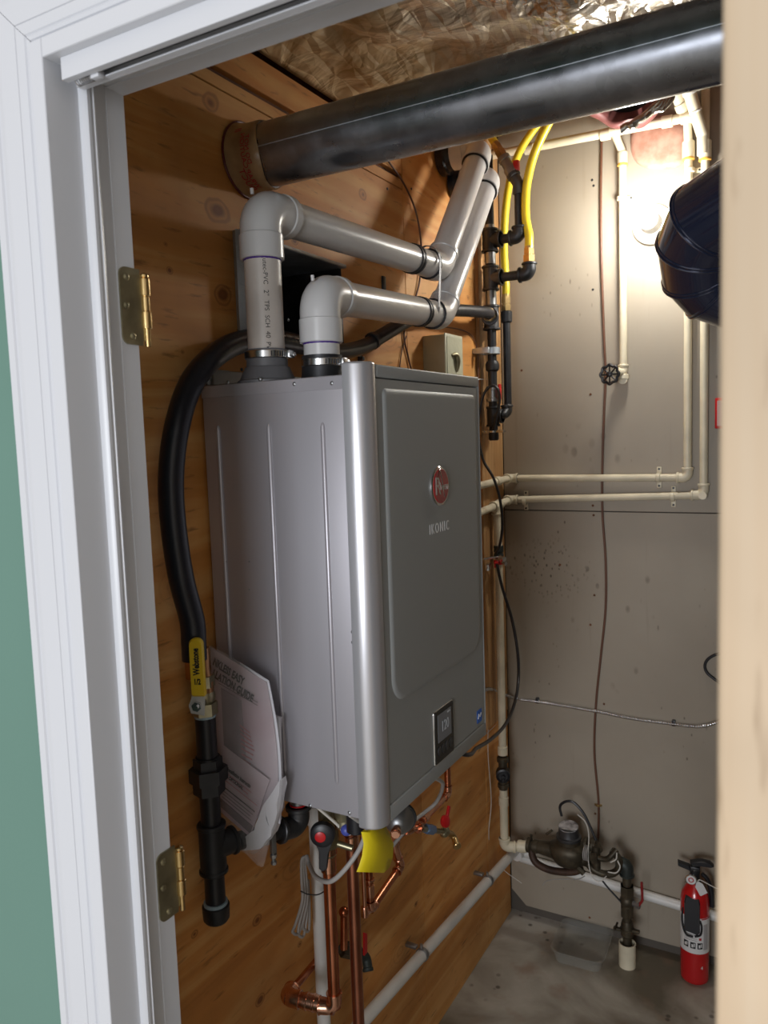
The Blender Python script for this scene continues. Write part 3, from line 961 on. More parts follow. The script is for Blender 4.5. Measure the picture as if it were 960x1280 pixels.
P2A = PX(548, 334, 0.115); P3A = PX(600, 188, 0.115)
P2B = PX(550, 394, 0.125); P3B = PX(611, 223, 0.108)
fa, c1a, d12a = flue('vent_pipe', 'taller grey plastic vent pipe with printed riser rising from the heater', dn(FA, 1.772), 1.0 * PX(346, 270, 0.115).z, P2A, P3A, (0.004, P3A.y, P3A.z), True)
hose_clamp(dn(FA, 1.790), 0.0365, fa, 0.2)
fb, c1b, d12b = flue('vent_pipe', 'shorter grey plastic vent pipe with elbow nearest the heater front', dn(FB, 1.762), PX(414, 372, 0.180).z, P2B, P3B, (0.004, P3B.y, P3B.z), False)
hose_clamp(dn(FB, 1.777), 0.0355, fb, 0.1)
# printing down the riser
dirv = (CAM - dn(FA, CAM.z)); dirv.z = 0; dirv.normalize()
for s_, z_, sz in (('utec-PVC', 1.9195, 0.0105), ('2"', 1.886, 0.0115), ('TPS', 1.866, 0.0105), ('SCH', 1.841, 0.0105), ('40', 1.820, 0.011), ('PV', 1.803, 0.0105)):
    dv = (dirv * 1.0 + ZA.cross(dirv) * 0.12).normalized()
    text(s_, sz, dn(FA, z_) + dv * R2, -ZA, ZA.cross(dv), 0.0, M_INK, parent=fa, wrap=(dn(FA, 0), ZA, R2), sx=1.0)
# perforated hanging strap around both pipes
t = thing('pipe_strap', 'perforated metal strap tying the two vent pipes together', 'strap', PX(536, 350, 0.15))
pa_, pb_ = PX(533, 327, 0.115), PX(531, 386, 0.13)
u_ = (PX(548, 334, 0.115) - PX(530, 325, 0.115)).normalized()
bm = B()
loop = []
for k in range(9):
    a_ = pi * 0.9 - k * pi * 0.9 / 8
    loop.append(pa_ + (XA * sin(a_) + ZA * -cos(a_)) * 0.0352)
loop = [pa_ + XA * (0.0352 * cos(a_)) + ZA * (0.0352 * sin(a_)) for a_ in [pi - k * pi / 8 for k in range(9)]]
loop2 = [pb_ + XA * (0.0352 * cos(a_)) + ZA * (0.0352 * sin(a_)) for a_ in [-k * pi / 8 for k in range(9)]]
path = loop + loop2
for i in range(len(path) - 1):
    p, q = path[i], path[i + 1]
    d_ = (q - p); L_ = d_.length
    obox(bm, (p + q) / 2, d_, YA, d_.cross(YA), L_ + 0.001, 0.009, 0.0012)
obj('band', bm, mat('strap_zinc', (0.22, 0.22, 0.23), 0.55, 0.6), t)
bm = B()
p, q = path[8], path[9]
for k in range(7):
    c_ = p.lerp(q, (k + 0.5) / 7); nn = (q - p).cross(YA).normalized()
    if nn.x < 0: nn = -nn
    lathe(bm, c_ + nn * 0.0004, nn, [(0, 0.0018), (0.0004, 0.0018)], 8)
obj('strap_holes', bm, M_BLACK, t)
# wall plate / damper behind the upper elbow
t = thing('wall_flange', 'black rubber flange where the vent pipes enter the wall', 'flange', PX(568, 215, 0.0))
bm = B()
prism(bm, [PX(p[0], p[1], 0.002) for p in ((562, 172), (577, 168), (584, 190), (578, 215), (574, 236), (568, 245), (563, 238))], XA, 0.030, 0.004)
obj('flange_plate', bm, M_BLACK, t)
bm = B(); lathe(bm, (0.004, P3A.y, P3A.z), XA, [(0, 0.046), (0.020, 0.046), (0.024, 0.040), (0.034, 0.037)], 28); obj('sleeve', bm, M_BLACK, t)
bm = B(); lathe(bm, (0.004, P3B.y, P3B.z), XA, [(0, 0.044), (0.014, 0.044), (0.018, 0.040), (0.028, 0.0365)], 28); obj('sleeve', bm, M_BLACK, t)

# ================================================================ GALVANISED DUCT
DC = Vector((0, 1.170, 2.153)); DR = 0.0535
t = thing('round_duct', 'long galvanised round duct crossing overhead below the ceiling', 'duct', (0.6, DC.y, DC.z - DR))
bm = B()
lathe(bm, DC + XA * 0.055, XA, [(0, DR - .001), (0, DR), (1.30, DR)], 48); obj('duct_pipe', bm, M_GALV, t)
bm = B()
dcam = Vector((0, -DC.y, CAM.z - DC.z)).normalized()
def rimdir(a_): return (Matrix.Rotation(a_, 3, 'X') @ dcam)
sd = rimdir(-0.33)
sweep(bm, [DC + XA * 0.06 + sd * (DR - 0.0002), DC + XA * 1.36 + sd * (DR - 0.0002)], 0.0011, 6); obj('lock_seam', bm, M_GALVL, t)
bm = B(); lathe(bm, DC + XA * 0.052, XA, [(0, DR + .0004), (0, DR + .0012), (0.004, DR + .0012)], 48); obj('end_rim', bm, M_GALV, t)
# kraft sleeve at the wall with red printing
ts = thing('duct_sleeve', 'tan wrinkled sleeve with red lettering where the duct meets the wall', 'sleeve', DC - ZA * DR)
bm = B()
n_ = 40
rings = []
for x, rr in ((0.001, 0.064), (0.006, 0.062), (0.012, 0.059), (0.03, 0.0585), (0.05, 0.058), (0.062, 0.057), (0.064, 0.0548)):
    R_ = []
    for k in range(n_):
        a_ = 2 * pi * k / n_
        w_ = noise.noise(Vector((x * 50, cos(a_) * 3, sin(a_) * 3))) * 0.0022
        xo = (0.008 * sin(a_ * 2 + 1) if x > 0.055 else 0)
        R_.append(bm.verts.new(DC + XA * (x + xo) + (YA * cos(a_) + ZA * sin(a_)) * (rr + w_)))
    rings.append(R_)
for A, C in zip(rings, rings[1:]):
    for k in range(n_): bm.faces.new((A[k], A[(k + 1) % n_], C[(k + 1) % n_], C[k]))
bmesh.ops.contextual_create  # keep ends open: the duct fills them
obj('sleeve', bm, M_KRAFT, ts, sharp=70)
bm = B()
sweep(bm, [DC + XA * 0.003 + (YA * cos(a_) + ZA * sin(a_)) * 0.0645 for a_ in [2 * pi * k / 36 for k in range(37)]], 0.0022, 8); obj('red_edge_tape', bm, mat('dark_red_tape', (0.12, 0.012, 0.012), 0.4), ts)
for s_, a_, x_, sz in (('DUCT', 0.55, 0.030, 0.017), ('WRAP', 0.55, 0.042, 0.014), ('CAUTION', -0.30, 0.042, 0.013), ('DO NOT', -0.30, 0.052, 0.012), ('ll', -0.95, 0.028, 0.02)):
    dv = rimdir(a_)
    text(s_, sz, DC + XA * x_ + dv * 0.060, XA.cross(dv) * -1, XA, 0.0004, M_REDLB, parent=ts, wrap=(DC, XA, 0.0605), sx=1.0)

# vent opening boot in the wall (galvanised liner, dark inside)
t = thing('wall_register', 'open galvanised duct boot set in the plywood behind the vent pipes', 'duct boot', (0, (HY0 + HY1) / 2, HZ0))
bm = B(); box(bm, (-0.22, HY0 + 0.001, HZ0 + 0.001), (0.028, HY0 + 0.003, HZ1 - 0.001)); box(bm, (0.0005, HY0 - 0.004, HZ0 - 0.008), (0.026, HY0 + 0.001, HZ1 + 0.004), 0.0008, 1)
obj('side_flange', bm, M_GALVL, t)
bm = B(); prism(bm, [(0.016, 1.112, HZ0 - 0.004), (0.030, HY0 + 0.003, HZ0 - 0.004), (0.030, HY0 + 0.003, HZ1 + 0.002), (0.016, 1.112, HZ1 + 0.002)], Vector((-0.8, 0.6, 0)), 0.0012); obj('bent_flange', bm, M_GALVL, t, 'bright bent sheet metal edge')
bm = B(); box(bm, (-0.22, HY0 + 0.003, HZ1 - 0.003), (0.018, HY1 - 0.003, HZ1 - 0.001)); box(bm, (0.0005, HY0 + 0.001, HZ1 - 0.004), (0.016, HY1 + 0.002, HZ1 + 0.003), 0.0008, 1)
obj('top_flange', bm, M_GALVL, t)
bm = B(); box(bm, (-0.22, HY1 - 0.003, HZ0 + 0.001), (0.004, HY1 - 0.001, HZ1 - 0.001)); box(bm, (-0.22, HY0 + 0.003, HZ0 + 0.001), (0.002, HY1 - 0.003, HZ0 + 0.003))
obj('liner', bm, M_IRONG, t)
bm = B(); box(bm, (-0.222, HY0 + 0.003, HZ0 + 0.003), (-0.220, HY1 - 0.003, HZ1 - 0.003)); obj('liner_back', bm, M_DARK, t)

# ceiling insulation
t = thing('insulation_batt', 'crumpled foil and kraft faced insulation hanging below the ceiling', 'insulation', (0.5, 1.2, 2.36))
bm = B()
nx, ny = 120, 76
g = []
for i in range(nx + 1):
    row = []
    for j in range(ny + 1):
        x = 0.0 + 1.45 * i / nx; y = 0.70 + 1.10 * j / ny
        z = 2.385 + 0.035 * noise.noise(Vector((x * 2.5, y * 2.5, 0))) + 0.020 * noise.noise(Vector((x * 7, y * 9, 3))) + 0.008 * abs(noise.noise(Vector((x * 22, y * 26, 7)))) + 0.010 * noise.noise(Vector((x * 16, y * 5, 9)))
        pk = math.hypot(x - 0.12, (y - 1.30)); z += 0.03 * math.exp(-(pk / 0.03) ** 2)
        if x < 0.05: z = z * (x / 0.05) + 2.362 * (1 - x / 0.05)
        row.append(bm.verts.new((x, y, z)))
    g.append(row)
for i in range(nx):
    for j in range(ny):
        bm.faces.new((g[i][j], g[i + 1][j], g[i + 1][j + 1], g[i][j + 1]))
r_ = bmesh.ops.extrude_face_region(bm, geom=bm.faces[:])
for v_ in r_['geom']:
    if isinstance(v_, bmesh.types.BMVert): v_.co.z += 0.09
obj('facing', bm, M_FOIL, t, sharp=180)
# text print on the kraft
text('R-19', 0.03, (0.10, 1.385, 2.362), (0.35, 1, 0), (-1, 0.35, 0), 0.0, M_INKG, parent=t, sx=1.0) if False else None

# insulated flex duct end at the top behind the round duct
t = thing('insulated_duct', 'torn silver and maroon insulated duct stub above the bulb', 'duct', PY(785, 130, 2.22))
c_ = PY(782, 112, 2.22)
nd = Vector((0.05, -0.66, -0.75)).normalized()
bm = B(); lathe(bm, c_, -nd, [(0.05, 0.080), (0.004, 0.086), (0.0, 0.098), (0.010, 0.116), (0.05, 0.122), (0.09, 0.122)], 48)
for v_ in bm.verts: v_.co += Vector((noise.noise(v_.co * 20), noise.noise(v_.co * 20 + XA * 5), noise.noise(v_.co * 20 + YA * 5))) * 0.010
obj('lining', bm, M_PINKD, t, 'maroon inner lining', sharp=80)
bm = B(); lathe(bm, c_, -nd, [(0.036, 0.082), (0.048, 0.082)], 30); obj('opening', bm, M_BLACK, t)
bm = B()
for k in range(5):
    o_ = Vector((0.004 * k, -0.004 * k, 0))
    sweep(bm, spline([PY(777 + k * 6, 163 - k * 3, 2.16) + o_, PY(800 + k * 5, 148 - k * 3, 2.155), PY(818 + k * 4, 134, 2.15), PY(832 + k * 3, 108, 2.15), PY(838 + k * 3, 80, 2.15)], 6), 0.010 - 0.001 * k, 9)
for v_ in bm.verts: v_.co += Vector((noise.noise(v_.co * 45), 0, noise.noise(v_.co * 45 + YA * 5))) * 0.008
obj('foil_jacket', bm, M_SFOIL, t, 'crumpled silver foil jacket', sharp=60)
# pink insulation showing through a hole in the gypsum
t = thing('insulation_patch', 'pink fibreglass insulation bulging through a wall hole above the bulb', 'insulation', PY(825, 185, YB))
bm = B()
ctr = PY(825, 178, YB)
N_ = 30
outl = [PY(825 + (38 if cos(a_) > 0 else 37) * math.copysign(abs(cos(a_)) ** 0.7, cos(a_)), 178 - 34 * math.copysign(abs(sin(a_)) ** 0.8, sin(a_)), YB) for a_ in [2 * pi * k / N_ for k in range(N_)]]
rings = []
for s_, h in ((1.0, 0.0), (0.96, 0.010), (0.85, 0.015), (0.6, 0.019), (0.3, 0.020)):
    rr = []
    for k, p in enumerate(outl):
        q = ctr.lerp(p, s_); q.y = YB - h + 0.003 * noise.noise(q * 30) - 0.002 * noise.noise(q * 70)
        rr.append(bm.verts.new(q))
    rings.append(rr)
for A, C in zip(rings, rings[1:]):
    for k in range(N_): bm.faces.new((A[k], A[(k + 1) % N_], C[(k + 1) % N_], C[k]))
bm.faces.new(rings[-1]); bm.faces.new(rings[0][::-1])
obj('fibreglass', bm, M_PINK, t, sharp=80)

# bulb and lampholder on the wall
t = thing('light_bulb', 'bright bare bulb in a porcelain holder on the back wall', 'light bulb', (BULB.x, YB, BULB.z))
bm = B(); lathe(bm, (BULB.x, YB, BULB.z), -YA, [(0, 0.056), (0.012, 0.056), (0.020, 0.048), (0.030, 0.030), (0.075, 0.027), (0.080, 0.022)], 30); obj('lampholder', bm, M_PORC, t)
bm = B(); lathe(bm, (BULB.x, YB - 0.08, BULB.z), -YA, [(0, 0.013), (0.03, 0.013), (0.05, 0.024), (0.075, 0.033), (0.10, 0.033), (0.118, 0.026), (0.132, 0.012), (0.137, 0.002)], 26); ob = obj('bulb_glass', bm, M_BULB, t)

# ================================================================ BLACK STOVEPIPE ELBOW (right)
t = thing('stovepipe', 'glossy black stovepipe elbow bending down at the right edge', 'stovepipe', PY(880, 385, 1.55))
SR = 0.076
yS = 1.55
cpts = [PY(px_, py_, yS + (py_ - 315) * 0.0013) for px_, py_ in ((1000, 205), (891, 274), (878, 302), (881, 334), (895, 350), (1000, 385))]
def gore(bm, A, n1, Bp, n2, r, seg=40):
    """cylinder between two mitre planes"""
    ax = (Bp - A).normalized(); u, v = frame(ax)
    ra, rb = [], []
    for k in range(seg):
        d = u * cos(2 * pi * k / seg) + v * sin(2 * pi * k / seg)
        def hit(P, N):
            o = A + d * r
            return o + ax * ((P - o).dot(N) / ax.dot(N))
        ra.append(hit(A, n1)); rb.append(hit(Bp, n2))
    a_ = [bm.verts.new(p) for p in ra]; b_ = [bm.verts.new(p) for p in rb]
    for k in range(seg): bm.faces.new((a_[k], a_[(k + 1) % seg], b_[(k + 1) % seg], b_[k]))
    return ra, rb
dirs = [(cpts[i + 1] - cpts[i]).normalized() for i in range(len(cpts) - 1)]
norms = [dirs[0]] + [(dirs[i] + dirs[i + 1]).normalized() for i in range(len(dirs) - 1)] + [dirs[-1]]
for i in range(len(dirs)):
    bm = B(); ra, rb = gore(bm, cpts[i], norms[i], cpts[i + 1], norms[i + 1], SR)
    o = obj('gore', bm, M_STOVE, t)
    if i < len(dirs) - 1:
        bm = B()
        for off, rr in ((-0.0035, 0.0020), (0.0035, 0.0020)):
            pts = [p + dirs[i] * off for p in rb] 
            sweep(bm, pts + [pts[0]], rr, 6, cap=False)
        obj('crimped_seam', bm, M_STOVE, t)
# ================================================================ GAS MANIFOLD (black iron, on the studs by the corner)
GX, GY = 0.045, 2.25
def G(z): return Vector((GX, GY, z))
t = GM = thing('gas_manifold', 'vertical black iron gas manifold on the corner stud', 'gas pipe', G(1.62))
def pipe(name, a, b, r, m, parent, seg=18, label=None):
    bm = B(); cyl(bm, a, b, r, seg=seg); return obj(name, bm, m, parent, label)
z1, z2, z3 = 2.217, 2.108, 1.993
pipe('pipe', G(1.64), G(2.46), 0.0135, M_IRON, t)
pipe('nipple', G(2.150), G(2.190), 0.0165, M_DULL, t); pipe('nipple', G(2.03), G(2.075), 0.0165, M_DULL, t); pipe('nipple', G(2.24), G(2.262), 0.015, M_DULL, t)
bm = B(); tee(bm, G(z1), ZA, XA, 0.0225, 0.034, 0.036); obj('tee', bm, M_IRON, t)
bm = B(); tee(bm, G(z2), ZA, XA, 0.0225, 0.036, 0.036); obj('tee', bm, M_IRONG, t)
hd = Vector((0.25, -1, 0)).normalized()
bm = B(); tee(bm, G(z3), ZA, hd, 0.0225, 0.036, 0.036); obj('tee', bm, M_IRONG, t)
# branch 1 : elbow up, valve, hose going up left
e1 = Vector((0.136, GY, z1 - 0.002))
pipe('branch_pipe', G(z1), e1, 0.0135, M_IRON, t)
pv = PY(649, 208, GY)
bm = B(); elbow(bm, e1, -XA, ZA, 0.0195, 0.030); obj('elbow', bm, M_IRON, t)
pk = PY(648, 230, GY)
pipe('riser', e1, pk, 0.0125, M_IRON, t)
d_ = (PY(618, 178, GY) - pk).normalized()
bm = B(); sweep(bm, fillet([e1 + ZA * 0.12, pk, pk + d_ * 0.035], 0.02), 0.0165, 16); ring(bm, pk + d_ * 0.03, d_, 0.020, 0.012); obj('coupling', bm, M_IRONG, t)
bm = B(); cyl(bm, pk + d_ * 0.03, pk + d_ * 0.095, 0.0155); ring(bm, pk + d_ * 0.045, d_, 0.0195, 0.02); ring(bm, pk + d_ * 0.088, d_, 0.0195, 0.014); vb = obj('gas_valve', bm, M_DULL, t)
q = pk + d_ * 0.062 + XA * 0.020
bm = B(); obox(bm, q + Vector((0.006, -0.004, -0.004)), XA, YA, ZA, 0.018, 0.016, 0.030, 0.004); obj('valve_handle', bm, M_RED, vb, 'red handle')
h0 = pk + d_ * 0.095
bm = B(); hexn(bm, h0, h0 + d_ * 0.020, 0.0165); hexn(bm, h0 + d_ * 0.024, h0 + d_ * 0.042, 0.0145); cyl(bm, h0, h0 + d_ * 0.05, 0.012); obj('flare_nut', bm, M_BRASSF, t)
# branch 2: elbow up, flare nut
e2 = Vector((0.165, GY, z2 - 0.002))
pipe('branch_pipe', G(z2), e2, 0.0135, M_IRON, t)
bm = B(); elbow(bm, e2, -XA, ZA, 0.0195, 0.032); obj('elbow', bm, M_IRON, t)
bm = B(); hexn(bm, e2 + ZA * 0.030, e2 + ZA * 0.052, 0.0185); hexn(bm, e2 + ZA * 0.054, e2 + ZA * 0.072, 0.016); cyl(bm, e2 + ZA * 0.03, e2 + ZA * 0.078, 0.013); obj('flare_nut', bm, M_BRASSF, t)
# branch 3 toward camera: fitting for the black hose
b3 = G(z3) + hd * 0.036
bm = B(); hexn(bm, b3, b3 + hd * 0.024, 0.0185); cyl(bm, b3, b3 + hd * 0.045, 0.0145); obj('flare_nut', bm, M_BRASSF, t)
# lower drop
bm = B(); ring(bm, G(1.895), ZA, 0.024, 0.02); box(bm, (-0.0, GY - 0.045, 1.888), (0.012, GY + 0.045, 1.902)); box(bm, (0.012, GY - 0.045, 1.886), (0.05, GY - 0.032, 1.904), 0.001); obj('pipe_strap', bm, M_GALVL, t, 'galvanised strap')
bm = B(); lathe(bm, G(1.835), ZA, [(0, .015), (0.004, .020), (0.02, .021), (0.03, .017)], 18); obj('reducer', bm, M_IRON, t)
bm = B(); cyl(bm, G(1.745), G(1.79), 0.0165); ring(bm, G(1.785), ZA, 0.0195, 0.012); ring(bm, G(1.750), ZA, 0.0195, 0.012); vb = obj('gas_valve', bm, M_DULL, t)
bm = B(); obox(bm, G(1.77) + Vector((0.024, -0.006, 0.003)), XA, YA, ZA, 0.008, 0.014, 0.045, 0.003); obj('valve_handle', bm, M_RED, vb, 'small red handle')
bm = B(); tee(bm, G(1.700), ZA, XA, 0.0185, 0.030, 0.030); obj('tee', bm, M_IRON, t)
bm = B(); lathe(bm, G(1.628), ZA, [(0, .012), (0.004, .0155), (0.022, .0155), (0.024, .011)], 16); obj('cap', bm, M_IRON, t)
bm = B(); ring(bm, G(1.655), ZA, 0.0165, 0.008); obox(bm, G(1.655) + Vector((0.024, -0.006, 0)), XA, YA, ZA, 0.022, 0.012, 0.008, 0.001); obox(bm, G(1.655) + Vector((-0.02, -0.006, 0)), XA, YA, ZA, 0.022, 0.012, 0.008, 0.001)
cyl(bm, G(1.655) + Vector((0.034, -0.018, 0)), G(1.655) + Vector((0.034, 0.008, 0)), 0.003, seg=8); cyl(bm, G(1.655) + Vector((-0.028, -0.018, 0)), G(1.655) + Vector((-0.028, 0.008, 0)), 0.003, seg=8)
obj('ground_clamp', bm, M_STEEL, t, 'shiny bonding clamp')
# second drop
G2 = PY(633, 400, 2.29); G2x, G2y = G2.x, 2.29
g2 = lambda z: Vector((G2x, G2y, z))
zb = PY(633, 510, 2.29).z; zt = PY(633, 393, 2.29).z
bm = B(); sweep(bm, fillet([G(1.700) + XA * 0.02, Vector((G2x, GY + 0.005, 1.705)), g2(1.73), g2(zt)], 0.02), 0.0115, 16); obj('side_pipe', bm, M_IRON, t)
bm = B(); elbow(bm, Vector((G2x, G2y - 0.01, 1.708)), Vector((-1, -0.4, 0)), ZA, 0.0165, 0.026); obj('elbow', bm, M_IRONG, t)
bm = B(); lathe(bm, g2(zt - 0.025), ZA, [(0, .014), (0.003, .017), (0.032, .0175), (0.036, .013)], 18); obj('coupling', bm, M_IRON, t)
bm = B(); hexn(bm, g2(zt + 0.010), g2(zt + 0.028), 0.0155); hexn(bm, g2(zt + 0.032), g2(zt + 0.052), 0.0145); cyl(bm, g2(zt), g2(zt + 0.06), 0.0115); obj('flare_nut', bm, M_BRASSF, t)
# yellow hoses
def cable(name, lab, cat, pts, r, m, group=None, n=8, seg=12, smooth=True, fn=None):
    P = spline(pts, n) if smooth else pts
    bm = B(); sweep(bm, P, fn or r, seg)
    o = obj(name, bm, m, None, None, 60, loc=P[0])
    tag(o, lab, cat, group)
    return o
hy = h0 + d_ * 0.045
cable('gas_hose', 'short yellow gas hose leaning up left from the red-handled valve', 'hose', [hy, hy + d_ * 0.03, PY(611, 158, 2.24), PY(600, 140, 2.22), PY(585, 110, 2.2)], 0.0115, M_YHOSE, 'yellow gas hoses')
cable('gas_hose', 'front yellow gas hose rising from the iron elbow, nearest the camera', 'hose', [e2 + ZA * 0.074, e2 + ZA * 0.11, PY(657, 270, GY), PY(658, 235, GY), PY(667, 195, 2.24), PY(685, 155, 2.22), PY(710, 115, 2.2), PY(740, 80, 2.18)], 0.0125, M_YHOSE, 'yellow gas hoses')
cable('gas_hose', 'rear yellow gas hose dropping behind to the thin black pipe', 'hose', [g2(zt + 0.056), g2(zt + 0.1), PY(630, 300, 2.30), PY(634, 245, 2.30), PY(645, 200, 2.31), PY(665, 165, 2.32), PY(700, 125, 2.33), PY(740, 90, 2.33)], 0.0115, M_YHOSE, 'yellow gas hoses')

# black hose from manifold over to the lower left valve
hs = b3 + hd * 0.04
DLX, DLY = 0.062, 0.920
top = Vector((DLX - 0.004, DLY - 0.012, 1.315))
hpts = [hs, hs + hd * 0.04, PX(560, 388, 0.05), PX(520, 396, 0.045), PX(480, 418, 0.04), PX(455, 433, 0.035), PX(420, 440, 0.035), PX(380, 432, 0.035), PX(340, 425, 0.035), PX(300, 428, 0.035), PX(268, 445, 0.04), PX(240, 478, 0.045), PX(222, 530, 0.05), PX(214, 590, 0.052), PX(216, 650, 0.055), PX(226, 720, 0.056), PX(240, 775, 0.058), top + ZA * 0.02, top - ZA * 0.005]
def hr(f): return 0.0165 + (0.0032 if f > 0.42 else 0.0032 * max(0, (f - 0.36) / 0.06))
cable('gas_hose', 'thick black gas hose looping behind the vent pipes and down beside the heater', 'hose', hpts, 0.018, M_HOSE, n=10, seg=18, fn=hr)
t = thing('hose_clip', 'grey clip holding the black hose on the plywood', 'clip', PX(466, 418, 0.0))
pc = PX(466, 426, 0.0375); dcl = (PX(480, 418, 0.04) - PX(455, 433, 0.035)).normalized()
bm = B(); ring(bm, pc, dcl, 0.0195, 0.013); box(bm, (0.0, pc.y - 0.006, pc.z - 0.045), (0.004, pc.y + 0.008, pc.z - 0.01)); cyl(bm, (0.003, pc.y, pc.z - 0.037), (0.012, pc.y, pc.z - 0.037), 0.005, seg=8); obj('clip', bm, M_IRONG, t)

# ================================================================ GAS DRIP LEG (lower left)
def L(z): return Vector((DLX, DLY, z))
t = thing('gas_drip_leg', 'black iron gas pipe with union, tee and capped drip leg', 'gas pipe', L(0.85))
zz = lambda py: PX(262, py, DLX).z
bm = B(); hexn(bm, top - ZA * 0.035, top, 0.0155); lathe(bm, L(zz(872)), ZA, [(0, .013), (.002, .0165), (0.03, .0165), (.05, .012), (0.085, .012)], 18); obj('flare_fitting', bm, mat('copper_brass', (0.60, 0.32, 0.16), 0.3, 1.0, var=0.3, vscale=40), t, 'reddish brass hose fitting')
za, zb_ = zz(890), zz(850)
bm = B(); hexn(bm, L(za), L(za + 0.02), 0.0205); sphere(bm, L((za + zb_) / 2 + 0.004), 0.0185); hexn(bm, L(zb_ - 0.006), L(zb_ + 0.012), 0.0185); cyl(bm, L((za + zb_) / 2), L((za + zb_) / 2) + Vector((0.42, -0.9, 0)) * 0.030, 0.009)
vb = obj('ball_valve', bm, M_BRASSD, t, 'aged brass valve body')
vn = Vector((0.42, -0.9, 0)).normalized(); vs = ZA.cross(vn).normalized()
hc = L((za + zb_) / 2) + vn * 0.032
def HV(u, w_): return hc + vs * u + ZA * w_
bm = B()
prism(bm, [HV(-0.011, -0.012), HV(0.010, -0.016), HV(0.012, 0.012), HV(0.013, 0.028), HV(-0.006, 0.028), HV(-0.009, 0.012), HV(-0.014, 0.0)], vn, 0.0025); obj('handle_plate', bm, mat('zinc_plate', (0.62, 0.62, 0.60), 0.45, 0.35), vb, 'bright zinc handle plate')
bm = B(); hexn(bm, hc + vn * 0.002, hc + vn * 0.009, 0.0078); cyl(bm, hc + vn * 0.008, hc + vn * 0.013, 0.004, seg=12); obj('handle_nut', bm, M_STEEL, vb)
gc = HV(0.004, 0.062) + vn * 0.004
bm = B(); prism(bm, rrect(gc - vn * 0.004, vs, ZA, 0.0215, 0.092, [0.0095, 0.0095, 0.003, 0.003], 6), vn, 0.009, 0.003); hg = obj('handle_grip', bm, M_YHAND, vb, 'yellow dipped lever grip')
for ch, zo, s_ in (('Webstone', 0.010, 0.0125), ('1/2', -0.022, 0.011)):
    text(ch, s_ * 1.1, gc + vn * 0.0052 + ZA * zo, ZA if len(ch) > 4 else vs, -vs if len(ch) > 4 else ZA, 0.0002, M_INK, parent=hg, sx=0.72, bold=0.0006)
pipe('nipple', L(zz(948)), L(za), 0.0165, M_BLACK, t, label='glossy black coated nipple')
bm = B(); cyl(bm, L(za - 0.004), L(za + 0.001), 0.0175); obj('sealant_ring', bm, M_BLUEG, t, 'pale blue thread sealant')
bm = B(); cyl(bm, L(zz(948) - 0.002), L(zz(948) + 0.003), 0.0195); obj('sealant_ring', bm, M_BLUEG, t, 'pale blue thread sealant')
bm = B(); hexn(bm, L(zz(962)), L(zz(946)), 0.0235); hexn(bm, L(zz(975)), L(zz(958)), 0.031); hexn(bm, L(zz(990)), L(zz(974)), 0.0255); cyl(bm, L(zz(992)), L(zz(944)), 0.020); obj('union', bm, M_IRON, t)
pipe('nipple', L(zz(1042)), L(zz(988)), 0.0165, M_BLACK, t, label='glossy black coated nipple')
ztee = zz(1062)
eh = PX(372, 1022, 0.135)          # elbow under the heater
ea = Vector((0.128, 1.083, 0.985))
bd_ = (ea - L(ztee)); bd_.z = 0; bd_.normalize()
bm = B(); tee(bm, L(ztee), ZA, bd_, 0.0215, 0.042, 0.040, 1.1); obj('tee', bm, M_IRON, t)
bm = B(); cyl(bm, L(zz(1040) - 0.002), L(zz(1040) + 0.002), 0.0195); obj('sealant_ring', bm, M_BLUEG, t)
bm = B(); cyl(bm, L(zz(1135) - 0.001), L(zz(1135) + 0.004), 0.0195); obj('sealant_ring', bm, M_BLUEG, t)
pipe('nipple', L(zz(1140)), L(zz(1085)), 0.0165, M_BLACK, t, label='glossy black coated nipple')
bm = B(); lathe(bm, L(zz(1160)), ZA, [(0, .010), (.003, .018), (.008, .0215), (.030, .0225), (.032, .019)], 20); obj('cap', bm, M_IRON, t)
hend = Vector((0.112, 1.090, 0.964))
p0 = L(ztee)
bm = B(); cyl(bm, p0, p0.lerp(hend, 0.85), 0.0155); obj('cross_pipe', bm, M_IRON, t)
d_ = (hend - p0).normalized()
bm = B()
q = hend - d_ * 0.030
sweep(bm, fillet([q - d_ * 0.016, hend, hend + ZA * 0.038], 0.028, 8), 0.0195, 18); ring(bm, q - d_ * 0.012, d_, 0.0235, 0.008); ring(bm, hend + ZA * 0.034, ZA, 0.0235, 0.008)
obj('elbow', bm, M_IRONG, t)
bm = B(); cyl(bm, hend + ZA * 0.03, Vector((hend.x, hend.y, Z0)), 0.0145); obj('inlet_nipple', bm, M_DULL, t)
bm = B(); ring(bm, hend + ZA * 0.040, ZA, 0.0160, 0.003); obj('sealant_ring', bm, M_RED, t)
bm = B(); cb_ = q - d_ * 0.045; ring(bm, cb_, d_, 0.0185, 0.010); n_ = d_.cross(ZA).normalized()
if n_.y > 0: n_ = -n_
obox(bm, cb_ + n_ * 0.022, ZA, n_, d_, 0.052, 0.008, 0.010, 0.001); cyl(bm, cb_ + n_ * 0.022 - ZA * 0.045, cb_ + n_ * 0.022 + ZA * 0.02, 0.0035, seg=8); hexn(bm, cb_ + n_ * 0.022 - ZA * 0.034, cb_ + n_ * 0.022 - ZA * 0.028, 0.006); hexn(bm, cb_ + n_ * 0.022 - ZA * 0.046, cb_ + n_ * 0.022 - ZA * 0.041, 0.005)
obj('ground_clamp', bm, M_DULL, t, 'bonding clamp with long screw')

